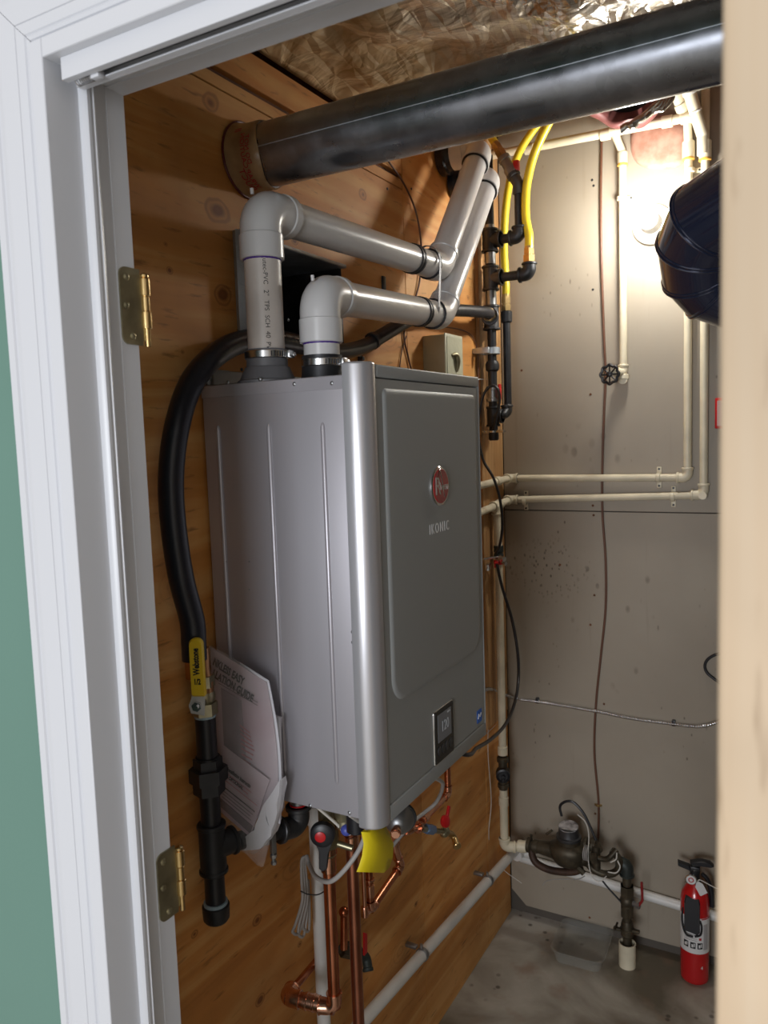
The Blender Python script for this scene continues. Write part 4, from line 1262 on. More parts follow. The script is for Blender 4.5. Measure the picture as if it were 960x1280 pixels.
# ================================================================ MANUAL BAG
t = thing('manual_bag', 'clear plastic bag of installation manuals hanging beside the yellow valve', 'bag', (0.12, 0.975, 0.99))
def BP(px, py, off=0.0):
    # the bag hangs in front of the heater side, leaning out a little lower down
    y = 0.985 + off - 0.012 * sin(max(0, min(1, (1080 - py) / 280)) * pi)
    return PY(px, py, y)
def patch(bm, q, nu=10, nv=12, off=0.0, curl=0.0):
    """bilinear quad of pixels q = [tl, tr, br, bl] placed on the bag surface with gentle curl"""
    g_ = []
    for j in range(nv + 1):
        row = []
        for i in range(nu + 1):
            u_, v_ = i / nu, j / nv
            tp = (q[0][0] * (1 - u_) + q[1][0] * u_, q[0][1] * (1 - u_) + q[1][1] * u_)
            bp = (q[3][0] * (1 - u_) + q[2][0] * u_, q[3][1] * (1 - u_) + q[2][1] * u_)
            px, py = tp[0] * (1 - v_) + bp[0] * v_, tp[1] * (1 - v_) + bp[1] * v_
            px += curl * sin(pi * v_) * u_
            row.append(bm.verts.new(BP(px, py, off - 0.006 * sin(pi * u_))))
        g_.append(row)
    for j in range(nv):
        for i in range(nu): bm.faces.new((g_[j][i], g_[j][i + 1], g_[j + 1][i + 1], g_[j + 1][i]))
    return g_
def thick(bm, d=0.001):
    r = bmesh.ops.extrude_face_region(bm, geom=bm.faces[:])
    for v_ in r['geom']:
        if isinstance(v_, bmesh.types.BMVert): v_.co.y += d
GUIDE = [(262, 808), (333, 853), (346, 1035), (275, 1000)]
bm = B(); patch(bm, GUIDE, off=0.0, curl=7); thick(bm); gd = obj('installation_guide', bm, M_PAPER, t, 'pale pink-grey guide cover with heavy black title', sharp=60)
bm = B(); patch(bm, [(300, 828), (336, 851), (350, 1030), (300, 1010)], off=0.004, curl=7); thick(bm); obj('guide_back_page', bm, M_PAPER2, t, sharp=60)
def bagtext(s_, sz, px, py, px2, py2, m, off=-0.0085, par=None, bold=0.0):
    a_, b_ = BP(px, py), BP(px2, py2)
    u_ = (b_ - a_).normalized(); nn = Vector((0, -1, 0)); v_ = -(u_.cross(nn)).normalized()
    if v_.z < 0: v_ = -v_
    n2 = u_.cross(v_)
    return text(s_, sz, (a_ + b_) / 2 + Vector((0, off, 0)), u_, v_, 0.0002, m, parent=par or gd, sx=(b_ - a_).length / (sz * 0.62 * max(1, len(s_))), bold=bold)
bagtext('NKLESS EASY', 0.0190, 268, 823, 312, 853, M_INK, bold=0.0007)
bagtext('LLATION GUIDE', 0.0190, 268, 838, 323, 874, M_INK, bold=0.0007)
for k in range(2):
    a_, b_ = BP(272 + k, 850 + k * 4, -0.0085), BP(322, 878 + k * 4, -0.0085)
    bm = B(); obox(bm, (a_ + b_) / 2, b_ - a_, ZA, YA, (b_ - a_).length, 0.0012, 0.0003); obj('fine_print', bm, M_INKG, gd)
bm = B(); patch(bm, [(276, 860), (306, 878), (312, 956), (280, 935)], 6, 6, off=-0.0035); thick(bm, 0.0005); obj('heater_picture', bm, mat('printed_grey_picture', (0.17, 0.14, 0.155), 0.5, col2=(0.25, 0.20, 0.22), vscale=20), gd)
for k in range(9):
    a_, b_ = BP(292 + (k % 3), 900 + 6.2 * k, -0.0080), BP(318 - abs(k - 4) * 1.5, 916 + 5.6 * k, -0.0080)
    bm = B(); obox(bm, (a_ + b_) / 2, b_ - a_, ZA, YA, (b_ - a_).length, 0.0022, 0.0003); obj('red_print_line', bm, M_INKR, gd)
SH = [(277, 930), (337, 975), (313, 1047), (264, 1005)]
bm = B(); patch(bm, SH, 8, 8, off=-0.008); thick(bm, 0.0008); ins = obj('instruction_sheet', bm, M_PAPER, t, 'smaller instruction sheet tilted in front of the guide', sharp=60)
def shp(u_, v_):
    tp = (SH[0][0] * (1 - u_) + SH[1][0] * u_, SH[0][1] * (1 - u_) + SH[1][1] * u_); bp = (SH[3][0] * (1 - u_) + SH[2][0] * u_, SH[3][1] * (1 - u_) + SH[2][1] * u_)
    return tp[0] * (1 - v_) + bp[0] * v_, tp[1] * (1 - v_) + bp[1] * v_
a_, b_ = shp(0.14, 0.17), shp(0.97, 0.17); bagtext('Installation Instructio', 0.0095, *a_, *b_, M_INK, -0.0165, ins, 0.0004)
a_, b_ = shp(0.14, 0.28), shp(0.72, 0.28); bagtext('Before OPTIONAL', 0.0090, *a_, *b_, M_INK, -0.0165, ins, 0.0004)
for k, (v_, u1, m_) in enumerate(((0.37, 0.75, M_INKR), (0.43, 0.7, M_INKR), (0.49, 0.93, M_INKR), (0.60, 0.92, M_INK), (0.66, 0.9, M_INKG), (0.71, 0.86, M_INKG), (0.76, 0.9, M_INKG))):
    a_, b_ = BP(*shp(0.2, v_), -0.0165), BP(*shp(u1, v_), -0.0165)
    bm = B(); obox(bm, (a_ + b_) / 2, b_ - a_, ZA, YA, (b_ - a_).length, 0.0022 if v_ == 0.60 else 0.0014, 0.0003); obj('print_line', bm, m_, ins)
bm = B(); patch(bm, [shp(0.03, 0.80), shp(0.97, 0.82), shp(0.97, 0.95), shp(0.03, 0.92)], 6, 2, off=-0.0095); thick(bm, 0.0005); obj('dark_band', bm, M_INKG, ins)
bm = B()
out_ = [(264, 806), (300, 828), (336, 852), (342, 885), (350, 905), (353, 950), (352, 1000), (345, 1035), (333, 1056), (318, 1068), (303, 1066), (285, 1056), (266, 1030), (262, 960), (262, 880)]
fr = [bm.verts.new(BP(*p, -0.020)) for p in out_]; bk = [bm.verts.new(BP(*p, 0.010)) for p in out_]
cf = bm.verts.new(BP(303, 950, -0.030)); cb2 = bm.verts.new(BP(303, 950, 0.016))
for k in range(len(out_)):
    k2 = (k + 1) % len(out_)
    bm.faces.new((fr[k], fr[k2], cf)); bm.faces.new((bk[k2], bk[k], cb2)); bm.faces.new((fr[k], bk[k], bk[k2], fr[k2]))
bmesh.ops.subdivide_edges(bm, edges=bm.edges[:], cuts=3, use_grid_fill=True)
for v_ in bm.verts: v_.co.y += 0.004 * noise.noise(v_.co * 28); v_.co.x += 0.0015 * noise.noise(v_.co * 40 + XA)
obj('plastic_bag', bm, M_CLEAR, t, 'clear plastic bag', sharp=80)
bm = B()
out_ = [(350, 975), (346, 1015), (338, 1045), (325, 1062), (305, 1064), (290, 1058), (300, 1050), (318, 1038), (330, 1005)]
prism(bm, [BP(*p, -0.014) for p in out_], YA, 0.018)
bmesh.ops.triangulate(bm, faces=bm.faces[:]); bmesh.ops.subdivide_edges(bm, edges=bm.edges[:], cuts=3)
for v_ in bm.verts: v_.co.y += 0.008 * noise.noise(v_.co * 45); v_.co.x += 0.003 * noise.noise(v_.co * 60 + XA)
obj('gathered_film', bm, M_WRAP, t, 'bunched white film at the bag bottom', sharp=50)
bm = B(); prism(bm, [BP(*p, -0.006) for p in ((302, 1062), (336, 1052), (328, 1084), (322, 1082))], YA, 0.004); obj('bag_tail', bm, M_CLEAR, t)
bm = B(); prism(bm, [BP(*p, 0.012) for p in ((338, 893), (351, 897), (350, 912), (354, 1010), (344, 1030), (340, 910))], YA, 0.004); obj('bag_edge', bm, mat('smoky_film', (0.45, 0.42, 0.43), 0.3, alpha=0.6), t)

# ================================================================ UNDER THE HEATER
# white vertical drain pipe
t = thing('vertical_drain_pipe', 'white plastic pipe running straight down below the heater', 'pipe', (0.062, 1.21, 0.0))
bm = B(); cyl(bm, (0.062, 1.21, 0.0), (0.062, 1.21, 1.045), 0.0135, seg=20); obj('pipe', bm, M_WPVC, t)
bm = B(); ring(bm, (0.062, 1.21, 0.92), ZA, 0.0165, 0.04); obj('coupling', bm, M_WPVC, t)
# hot copper pipe with black valve handle
CX, CY = 0.150, 1.122
t = thing('copper_water_pipe', 'bright copper riser under the black lever handle with a loop at its foot', 'copper pipe', (CX, CY, 0.55))
rc = 0.0112
zq = lambda py: PX(416, py, CX).z
zbot = zq(1262)
bm = B(); cyl(bm, (CX, CY, zbot), (CX, CY, 1.0), rc, seg=20); obj('pipe', bm, M_COPPER, t)
bm = B(); lathe(bm, (CX, CY, zq(1085)), ZA, [(0, .0122), (.002, .0142), (0.03, .0142), (0.033, .013), (0.036, .0165), (0.052, .0165), (.053, .012)], 20); obj('valve_adapter', bm, M_COPL, t)
bm = B(); cyl(bm, (CX, CY, zq(1063)), (CX, CY, 1.046), 0.0155); ring(bm, (CX, CY, zq(1040)), ZA, 0.0205, 0.035); ring(bm, (CX, CY, 1.02), ZA, 0.019, 0.016)
cyl(bm, (CX, CY, zq(1045)), (CX + 0.045, CY + 0.012, zq(1052)), 0.006, seg=10)
vb = obj('isolation_valve', bm, M_BRASSD, t, 'dull brass valve body')
hn = Vector((0.45, -0.89, 0)).normalized(); hs_ = ZA.cross(hn)
hc = PY(404, 1040, CY - 0.035)
bm = B(); lathe(bm, hc, hn, [(0, 0.020), (0.004, 0.0225), (0.014, 0.021), (0.017, 0.016)], 24); o1 = obj('lever_hub', bm, M_BLACK, vb)
bm = B(); cyl(bm, Vector((CX, CY, hc.z)), hc + hn * 0.004, 0.010); obj('valve_stem', bm, M_BRASSD, t)
bm = B(); prism(bm, [hc + hs_ * a_ + ZA * b_ for a_, b_ in ((-0.014, -0.012), (-0.008, -0.03), (-0.009, -0.062), (-0.003, -0.068), (0.005, -0.064), (0.010, -0.034), (0.018, -0.010))], hn, 0.012, 0.003); obj('lever_arm', bm, M_BLACK, vb)
bm = B(); lathe(bm, hc + hn * 0.0165 - hs_ * 0.003, hn, [(0, 0.0095), (0.002, 0.0095), (0.003, 0.007)], 20); obj('red_button', bm, M_RED, vb, 'bright red disc on the lever hub')
# foot loop
dl = Vector((-0.86, -0.50, 0)).normalized()
foot = Vector((CX, CY, zbot))
bm = B(); elbow(bm, foot, ZA, -XA * 0.75 - YA * 0.3, 0.0135, 0.030, lw=0.003, lip=1.1); obj('elbow', bm, M_COPL, t)
f2 = PX(358, 1246, 0.058)
f2.z = min(f2.z, 1)
bm = B(); cyl(bm, foot, f2, 0.0135, seg=20); obj('pipe', bm, M_COPPER, t)
dd = (f2 - foot).normalized()
bm = B(); ring(bm, foot + dd * 0.040, dd, 0.0158, 0.006); ring(bm, foot + dd * 0.055, dd, 0.0158, 0.006); cyl(bm, foot + dd * 0.03, foot + dd * 0.06, 0.0148); obj('tee', bm, M_COPL, t)
up = PX(412, 1182, 0.026)
bm = B()
d3 = (up - f2).normalized()
sweep(bm, fillet([f2 - dd * 0.028, f2, f2 + d3 * 0.026], 0.02), 0.0158, 18); ring(bm, f2 - dd * 0.026, dd, 0.0172, 0.004); ring(bm, f2 + d3 * 0.024, d3, 0.0172, 0.004); obj('elbow', bm, M_COPL, t)
bm = B(); cyl(bm, f2, up, 0.0075, seg=16); obj('pipe', bm, M_COPPER, t)
bm = B(); sphere(bm, up, 0.0105, 14); obj('end_cap', bm, M_COPL, t)
# cold copper riser
t = thing('copper_water_pipe', 'darker copper riser just right of the bright one, straight to the floor', 'copper pipe', (0.175, 1.182, 0.0))
KX, KY = 0.175, 1.182
pk1 = PX(444, 1280, KX); pk2 = PX(444, 1060, KX)
KY = (pk1.y + pk2.y) / 2
bm = B(); cyl(bm, (KX, KY, 0.0), (KX, KY, 1.0), rc, seg=20); obj('pipe', bm, mat('copper_dark', (0.50, 0.20, 0.12), 0.33, 1.0, col2=(0.32, 0.12, 0.07), vscale=14), t)
bm = B(); ring(bm, (KX, KY, PX(444, 1046, KX).z), ZA, 0.0135, 0.022); obj('coupling', bm, M_COPL, t)
bm = B(); cyl(bm, (KX, KY, 0.99), (KX, KY, 1.048), 0.014); hexn(bm, (KX, KY, 1.0), (KX, KY, 1.02), 0.018); obj('brass_nipple', bm, M_BRASSF, t)
# relief line: thin copper tubes, elbow, sloping run, elbows up to the wall assembly
t = thing('copper_relief_line', 'thin copper tubes dropping behind the yellow tag then sloping up along the plywood', 'copper pipe', PX(463, 1140, 0.05))
xr = 0.055
a0, a1 = PX(454, 1080, xr), PX(456, 1140, xr)
topa = Vector((a0.x, a1.y, 1.03))
pipe('tube', Vector((a1.x, a1.y, a1.z)), topa, 0.0048, M_COPL, t)
b0 = PX(463, 1138, 0.050); b0t = Vector((0.05, b0.y, 1.03))
pipe('tube', b0, b0t, 0.0085, M_COPPER, t)
bm = B(); ring(bm, Vector((0.05, b0.y, PX(463, 1112, 0.05).z)), ZA, 0.0105, 0.03); ring(bm, Vector((0.05, b0.y, PX(463, 1098, 0.05).z)), ZA, 0.0125, 0.006); obj('coupling', bm, M_COPL, t)
b1 = PX(501, 1082, 0.050)
db = (b1 - b0).normalized()
bm = B(); elbow(bm, b0, ZA, db, 0.0105, 0.022, lw=0.003, lip=1.15); obj('elbow', bm, M_COPL, t)
bm = B(); lathe(bm, a1, ZA, [(-0.012, .006), (-0.010, .008), (0.012, .008), (0.014, .0065)], 14); cyl(bm, a1 - ZA * 0.005, b0, 0.006); obj('elbow', bm, M_COPL, t)
pipe('pipe', b0, b1, 0.0088, M_COPPER, t)
b2 = PX(494, 1062, 0.052)
bm = B(); sweep(bm, fillet([b1 - db * 0.022, b1, b2, b2 + ZA * 0.03 - YA * 0.006], 0.012), 0.0112, 14); obj('elbow', bm, M_COPL, t)
bm = B(); ring(bm, b1 - db * 0.02, db, 0.0128, 0.004); ring(bm, b1.lerp(b2, 0.5), (b2 - b1), 0.0128, 0.004); ring(bm, b2 + ZA * 0.022, ZA, 0.0128, 0.004); obj('solder_lip', bm, M_COPL, t)
b3_ = PX(497, 1045, 0.052); b4 = PX(512, 1036, 0.052); b5 = PX(525, 1034, 0.052)
bm = B(); sweep(bm, fillet([b2, b3_, b4, b5], 0.012), 0.0088, 14); obj('pipe', bm, M_COPPER, t)
bm = B(); sphere(bm, b4, 0.0145, 14, (1, 1.3, 0.9)); for_ = None; ring(bm, b4 + (b5 - b4) * 0.8, b5 - b4, 0.0145, 0.006); ring(bm, b4 - (b5 - b4) * 0.5, b5 - b4, 0.0145, 0.006); obj('tee', bm, M_COPL, t)
# upper sloping run from the far corner of the heater
c0 = PX(527, 1026, 0.058); c1_ = PX(560, 992, 0.058); ctop = PX(563, 955, 0.058)
ctop = Vector((c1_.x, c1_.y, 1.046))
pipe('pipe', c0, c1_, 0.0088, M_COPL, t); pipe('riser', c1_, ctop, 0.0088, M_COPPER, t)
bm = B(); elbow(bm, c1_, ZA, c0 - c1_, 0.0105, 0.022, 0.026, lw=0.003, lip=1.15); obj('elbow', bm, M_COPL, t)
bm = B(); cyl(bm, c0, b5, 0.0085); ring(bm, c0 + (c1_ - c0) * 0.1, c1_ - c0, 0.0125, 0.02); obj('tee', bm, M_COPL, t)
# drain valve with red handle
t = thing('drain_valve', 'brass drain valve with red handle on the far plywood', 'valve', PX(555, 1035, 0.06))
v0 = PX(527, 1036, 0.055); v1 = PX(556, 1040, 0.060); v2 = PX(567, 1044, 0.065)
pipe('nipple', v0, v1, 0.007, M_BRASSD, t)
bm = B(); hexn(bm, PX(533, 1036, 0.056), PX(541, 1037, 0.057), 0.013); obj('blue_nut', bm, mat('blue_grey_nut', (0.15, 0.25, 0.42), 0.4, 0.3), t, 'blue-grey nut')
bm = B(); sphere(bm, v1, 0.0135, 12, (1, 1.3, 1)); obj('valve_body', bm, M_BRASSD, t)
bm = B(); v3 = PX(571, 1057, 0.085); sweep(bm, fillet([v1, v2, v3], 0.02), 0.0088, 14); ring(bm, v3, v3 - v2, 0.011, 0.010); obj('spout', bm, M_BRASSF, t, 'curved brass spout')
vh = PX(556, 1027, 0.075)
bm = B(); cyl(bm, v1, vh, 0.005, seg=10); obj('stem', bm, M_BRASSD, t)
bm = B(); lathe(bm, vh - XA * 0.004, Vector((1, -0.2, 0.3)), [(0, .013), (.003, .016), (.010, .016), (.013, .009)], 14); obox(bm, vh + Vector((0.002, 0.016, 0.018)), Vector((0, 0.7, 1)), XA, Vector((0, 1, -0.7)), 0.034, 0.008, 0.012, 0.003); obj('red_handle', bm, M_RED, t, 'glossy red handle')
# steel dome gauge under front edge
t = thing('expansion_disc', 'dull steel dome-shaped vessel tucked under the heater front edge', 'vessel', PX(497, 1035, 0.20))
gc_ = PX(498, 1027, 0.21)
gn = Vector((-0.35, 0.93, 0.1)).normalized()
bm = B(); lathe(bm, gc_ - gn * 0.022, gn, [(0, 0.009), (0.006, 0.018), (0.018, 0.026), (0.030, 0.030), (0.034, 0.031)], 30); obj('dome', bm, M_DULL, t)
bm = B(); lathe(bm, gc_ + gn * 0.012, gn, [(0, 0.033), (0.006, 0.034), (0.008, 0.031)], 30); obj('band', bm, M_IRON, t, 'black band')
bm = B(); cyl(bm, gc_ - gn * 0.044, gc_ - gn * 0.018, 0.0075); ring(bm, gc_ - gn * 0.036, gn, 0.0098, 0.008); obj('inlet', bm, M_COPL, t)
bm = B(); cyl(bm, gc_ + gn * 0.012, Vector((gc_.x, gc_.y + 0.014, Z0)), 0.008); obj('bracket', bm, M_DULL, t)
# brass parts in the shadow under the heater
t = thing('flow_control', 'shadowed brass and blue fitting under the heater, behind the white cable loop', 'fitting', (0.215, 1.08, 0.995))
bm = B(); cyl(bm, (0.215, 1.08, 0.99), (0.215, 1.08, 1.049), 0.014); hexn(bm, (0.215, 1.08, 1.005), (0.215, 1.08, 1.03), 0.02); obj('nut', bm, M_BRASSD, t)
bm = B(); cyl(bm, (0.252, 1.06, 1.0), (0.252, 1.06, 1.049), 0.017); obj('black_body', bm, M_BLACK, t)
bm = B(); sphere(bm, (0.225, 1.07, 0.99), 0.010, 12); obj('blue_cap', bm, mat('blue_cap', (0.06, 0.08, 0.35), 0.4), t, 'blue cap')
# second valve behind copper risers
t = thing('lower_drain_valve', 'dark drain valve with red lever on the plywood behind the darker copper riser', 'valve', PX(445, 1185, 0.05))
w0, w1, w2, w3 = PX(428, 1186, 0.03), PX(446, 1190, 0.05), PX(458, 1196, 0.055), PX(460, 1212, 0.065)
bm = B(); cyl(bm, PX(428, 1186, 0.004), w0, 0.010); hexn(bm, w0, w1, 0.017); sphere(bm, w1, 0.015, 12); obj('valve_body', bm, M_BRONZE, t)
bm = B(); sweep(bm, fillet([w1, w2, w3], 0.015), 0.0105, 12); ring(bm, w3, w3 - w2, 0.012, 0.008); obj('spout', bm, M_GREENP, t)
bm = B(); a_ = PX(455, 1180, 0.065); prism(bm, [a_ + Vector((0, -0.006, -0.022)), a_ + Vector((0, 0.006, -0.022)), a_ + Vector((0, 0.009, 0.02)), a_ + Vector((0, -0.002, 0.028))], XA, 0.004); obj('red_lever', bm, M_RED, t, 'red lever')
bm = B(); a_ = PX(430, 1140, 0.04); cyl(bm, PX(430, 1186, 0.04), a_, 0.008); sphere(bm, a_, 0.0115, 12); obj('stub', bm, M_COPPER, t)
# yellow tag
t = thing('warning_tag', 'blank yellow paper tag hanging from the front lower corner of the heater', 'tag', PX(466, 1040, 0.285))
bm = B()
rows = [((462, 1032), (483, 1034)), ((452, 1040), (487, 1042)), ((455, 1055), (492, 1055)), ((453, 1070), (491, 1072)), ((449, 1083), (487, 1084)), ((446, 1090), (480, 1091))]
g_ = []
for j, (l_, r__) in enumerate(rows):
    g_.append([bm.verts.new(PX(l_[0] + (r__[0] - l_[0]) * i / 6, l_[1] + (r__[1] - l_[1]) * i / 6, 0.288 + 0.010 * sin(i / 6 * pi) + 0.004 * sin(j))) for i in range(7)])
for j in range(len(rows) - 1):
    for i in range(6): bm.faces.new((g_[j][i], g_[j][i + 1], g_[j + 1][i + 1], g_[j + 1][i]))
thick2 = bmesh.ops.extrude_face_region(bm, geom=bm.faces[:])
for v_ in thick2['geom']:
    if isinstance(v_, bmesh.types.BMVert): v_.co.x -= 0.0008
obj('tag_paper', bm, M_YTAG, t, sharp=70)
bm = B(); sweep(bm, spline([PX(470, 1034, 0.29), PX(464, 1024, 0.285), Vector((0.27, 1.04, 1.049))], 5), 0.0012, 6); obj('tie', bm, M_WHITEC, t)
# cables below
cable('heater_cable', 'grey cable looping from the heater front edge to the white pipe', 'cable', [Vector((0.262, 1.022, 1.049)), PX(456, 1035, 0.262), PX(450, 1060, 0.25), PX(430, 1088, 0.225), PX(412, 1102, 0.19), PX(395, 1096, 0.14), PX(387, 1082, 0.10), PX(383, 1070, 0.085)], 0.0042, M_GREYC)
cable('heater_cable', 'thin white cable drooping in a small loop under the heater side', 'cable', [Vector((0.20, 1.02, 1.049)), PX(421, 1030, 0.21), PX(432, 1042, 0.22), PX(441, 1040, 0.235), PX(450, 1028, 0.25), Vector((0.268, 1.016, 1.049))], 0.0026, M_WHITEC)
t = thing('cable_bundle', 'bundled grey cable tied beside the white pipe under the heater', 'cable', PX(384, 1160, 0.07))
for k, (dx, lw) in enumerate(((0, 0), (3, 6), (-3, 3))):
    bm = B(); sweep(bm, spline([PX(383, 1070, 0.085), PX(379 + dx * 0.6, 1075, 0.08), PX(380 + dx, 1100, 0.075), PX(381 + dx, 1125, 0.075), PX(374 + dx * 1.5, 1155, 0.07), PX(373 + dx * 2.4, 1168 - lw, 0.07), PX(380 + dx * 2, 1168 - lw, 0.07), PX(385 + dx * 0.5, 1130, 0.07), PX(385, 1100, 0.07)], 6), 0.0028, 8); obj('loop', bm, M_GREYC, t)
bm = B(); sweep(bm, spline([PX(376, 1114, 0.082), PX(386, 1118, 0.082), PX(398, 1118, 0.082), PX(409, 1112, 0.082)], 5), 0.0013, 6); obj('zip_tie', bm, M_BLACK, t, 'thin black tie')
cable('sensor_cable', 'light grey cable sweeping down from beneath the far end of the heater', 'cable', [Vector((0.27, 1.22, 1.045)), PX(549, 975, 0.25), PX(553, 985, 0.22), PX(545, 1003, 0.19), PX(530, 1016, 0.17), PX(515, 1028, 0.16), PX(500, 1046, 0.14), PX(488, 1060, 0.12), PX(478, 1068, 0.10)], 0.0042, M_GREYC)

# white drain line along wall and back
t = thing('drain_line', 'white plastic drain line running low along the plywood and the back wall', 'pipe', (0.05, 2.36, 0.24))
q0 = PX(455, 1275, 0.045); q1 = PX(618, 1092, 0.045); dq = (q1 - q0).normalized()
qs = q0 - dq * 0.35
corner = Vector((0.045, 2.424, 0.0)); corner.z = (q0 + dq * ((corner.y - q0.y) / dq.y)).z
qe = PY(900, 1147, 2.424)
qm = PY(652, 1072, 2.424)
dbk = (qe - qm).normalized()
bm = B(); cyl(bm, qs, corner, 0.0150, seg=20); obj('pipe', bm, M_WPVC, t)
corner2 = qm + dbk * ((corner.x - qm.x) / dbk.x)
bm = B(); cyl(bm, corner2, qe + dbk * 0.5, 0.0150, seg=20); obj('pipe', bm, M_WPVC, t)
corner = (corner + corner2) / 2
bm = B(); sweep(bm, fillet([corner - dq * 0.045, corner, corner + dbk * 0.045], 0.03), 0.0180, 20); obj('elbow', bm, M_WPVC, t)
for px, py in ((528, 1183), (610, 1100)):
    p = PX(px, py, 0.045)
    s_ = (p - q0).dot(dq); p = q0 + dq * s_
    bm = B(); ring(bm, p, dq, 0.0172, 0.014); box(bm, (0.0, p.y - 0.008, p.z + 0.012), (0.03, p.y + 0.006, p.z + 0.020), 0.001); cyl(bm, p + Vector((0.0, -0.004, 0.02)), p + Vector((0, -0.004, 0.030)), 0.004, seg=8)
    obj('pipe_clamp', bm, M_DULL, t, 'grey clamp')

# ================================================================ CPVC RUNS
rp = 0.0112
yp = YB - 0.018
def run(bm, pts, r=rp, fil=0.012): sweep(bm, fillet(pts, fil), r, 16)
def clip(parent, px, py, ax, both=True, s=1.0):
    p = PY(px, py, yp)
    bm = B()
    d_ = XA if ax == 'z' else ZA
    o_ = ZA if ax == 'z' else XA
    ring(bm, p, o_, rp + 0.003, 0.012)
    for sg in ((-1, 1) if both else (1,)):
        obox(bm, Vector((p.x, YB - 0.0035, p.z)) + d_ * sg * 0.020, d_, o_, YA, 0.022, 0.013, 0.006, 0.001)
    oc = obj('pipe_clip', bm, M_CPVC, parent)
    for sg in ((-1, 1) if both else (1,)):
        bm = B(); cyl(bm, Vector((p.x, YB - 0.006, p.z)) + d_ * sg * 0.025, Vector((p.x, YB - 0.0085, p.z)) + d_ * sg * 0.025, 0.0032, seg=8); obj('screw', bm, M_IRON, oc)
def sock(bm, c, d, L_=0.022, r=None): ring(bm, c, d, (r or rp) * 1.28, L_)

# top horizontal with a tee drop to the shut-off valve
t = thing('water_pipe', 'highest cream pipe across the back wall, dropping to the black wheel valve', 'pipe', PY(640, 190, yp))
yt = 2.395
A0, A1 = PY(600, 197, yt), PY(868, 145, yt)
bm = B(); cyl(bm, A0, A1, 0.0128, seg=18); obj('pipe', bm, M_CPVC, t)
dA = (A1 - A0).normalized()
for px, py in ((662, 186), (757, 168), (834, 152), (858, 147)):
    bm = B(); sock(bm, PY(px, py, yt), dA, 0.03, 0.0128); obj('coupling', bm, M_CPVC, t)
tb = PY(768, 166, yt); tk = PY(778, 190, yp); td = Vector((tk.x, tk.y, PY(777, 466, yp).z))
bm = B(); sweep(bm, fillet([tb, tk, td], 0.008), rp, 16); obj('drop_pipe', bm, M_CPVC, t)
bm = B(); ring(bm, tk - ZA * 0.018, ZA, 0.0145, 0.035); obj('coupling', bm, M_CPVC, t)
bm = B(); ring(bm, tk - ZA * 0.036, ZA, 0.0152, 0.008); obj('cement_band', bm, M_CEM, t, 'orange cement stain')
bm = B(); elbow(bm, td, ZA, Vector((-0.6, -0.8, 0)), 0.0135, 0.024); obj('elbow', bm, M_CPVC, t)
bm = B(); cyl(bm, td - ZA * 0.02, td + Vector((0.0, -0.01, -0.02)), 0.014); ring(bm, td - ZA * 0.012, ZA, 0.0165, 0.014); cyl(bm, td, td + Vector((-0.02, -0.045, 0)), 0.009); obj('valve_body', bm, M_CPVC, t)
wc = PY(762, 468, yp - 0.050)
wn = Vector((-0.12, -1, -0.02)).normalized(); wu, wv = frame(wn)
bm = B()
pts = [wc + (wu * cos(a_) + wv * sin(a_)) * (0.0265 + 0.002 * cos(8 * a_)) for a_ in [2 * pi * k / 64 for k in range(65)]]
sweep(bm, pts, 0.0042, 8, cap=False)
for k in range(8):
    a_ = 2 * pi * k / 8
    sweep(bm, [wc, wc + (wu * cos(a_) + wv * sin(a_)) * 0.026], 0.0026, 6)
lathe(bm, wc - wn * 0.004, wn, [(0, .008), (.012, .008), (.014, .005)], 12)
cyl(bm, td, wc, 0.005, seg=10)
obj('hand_wheel', bm, M_BLACK, t, 'black spoked hand wheel')
clip(t, 777, 248, 'z', False)
# inner loop: down right, left at mid height
t = thing('water_pipe', 'upper of the two cream pipes bending left at mid height on the back wall', 'pipe', PY(858, 597, yp))
i0 = PY(862, 150, yt); ixt = PY(861, 185, yp); ixb = PY(859, 597, yp); ix = (ixt.x + ixb.x) / 2; ib = Vector((ix, yp, ixb.z)); il = PY(640, 597, yp); il = Vector((0.03, yp, ib.z))
bm = B(); sweep(bm, fillet([Vector((ix, yt, A1.z + 0.0)), Vector((ix, yp, ixt.z)), ib, il, Vector((0.03, 2.15, il.z - 0.006))], [0.006, 0.012, 0.012]), rp, 16); obj('pipe', bm, M_CPVC, t)
bm = B(); elbow(bm, ib, ZA, -XA, 0.0142, 0.03); obj('elbow', bm, M_CPVC, t)
bm = B(); elbow(bm, il, XA, -YA, 0.0142, 0.028); obj('elbow', bm, M_CPVC, t)
bm = B(); ring(bm, Vector((ix, yp, ixt.z - 0.005)), ZA, 0.0165, 0.045); obj('coupling', bm, M_CPVC, t)
bm = B(); ring(bm, Vector((ix, yp, ixt.z - 0.03)), ZA, 0.0168, 0.008); obj('cement_band', bm, M_CEM, t, 'orange cement stain')
bm = B(); ring(bm, Vector((0.03, 2.31, il.z - 0.002)), YA, 0.0145, 0.035); obj('coupling', bm, M_CPVC, t)
clip(t, 823, 597, 'x'); clip(t, 862, 213, 'z', False)
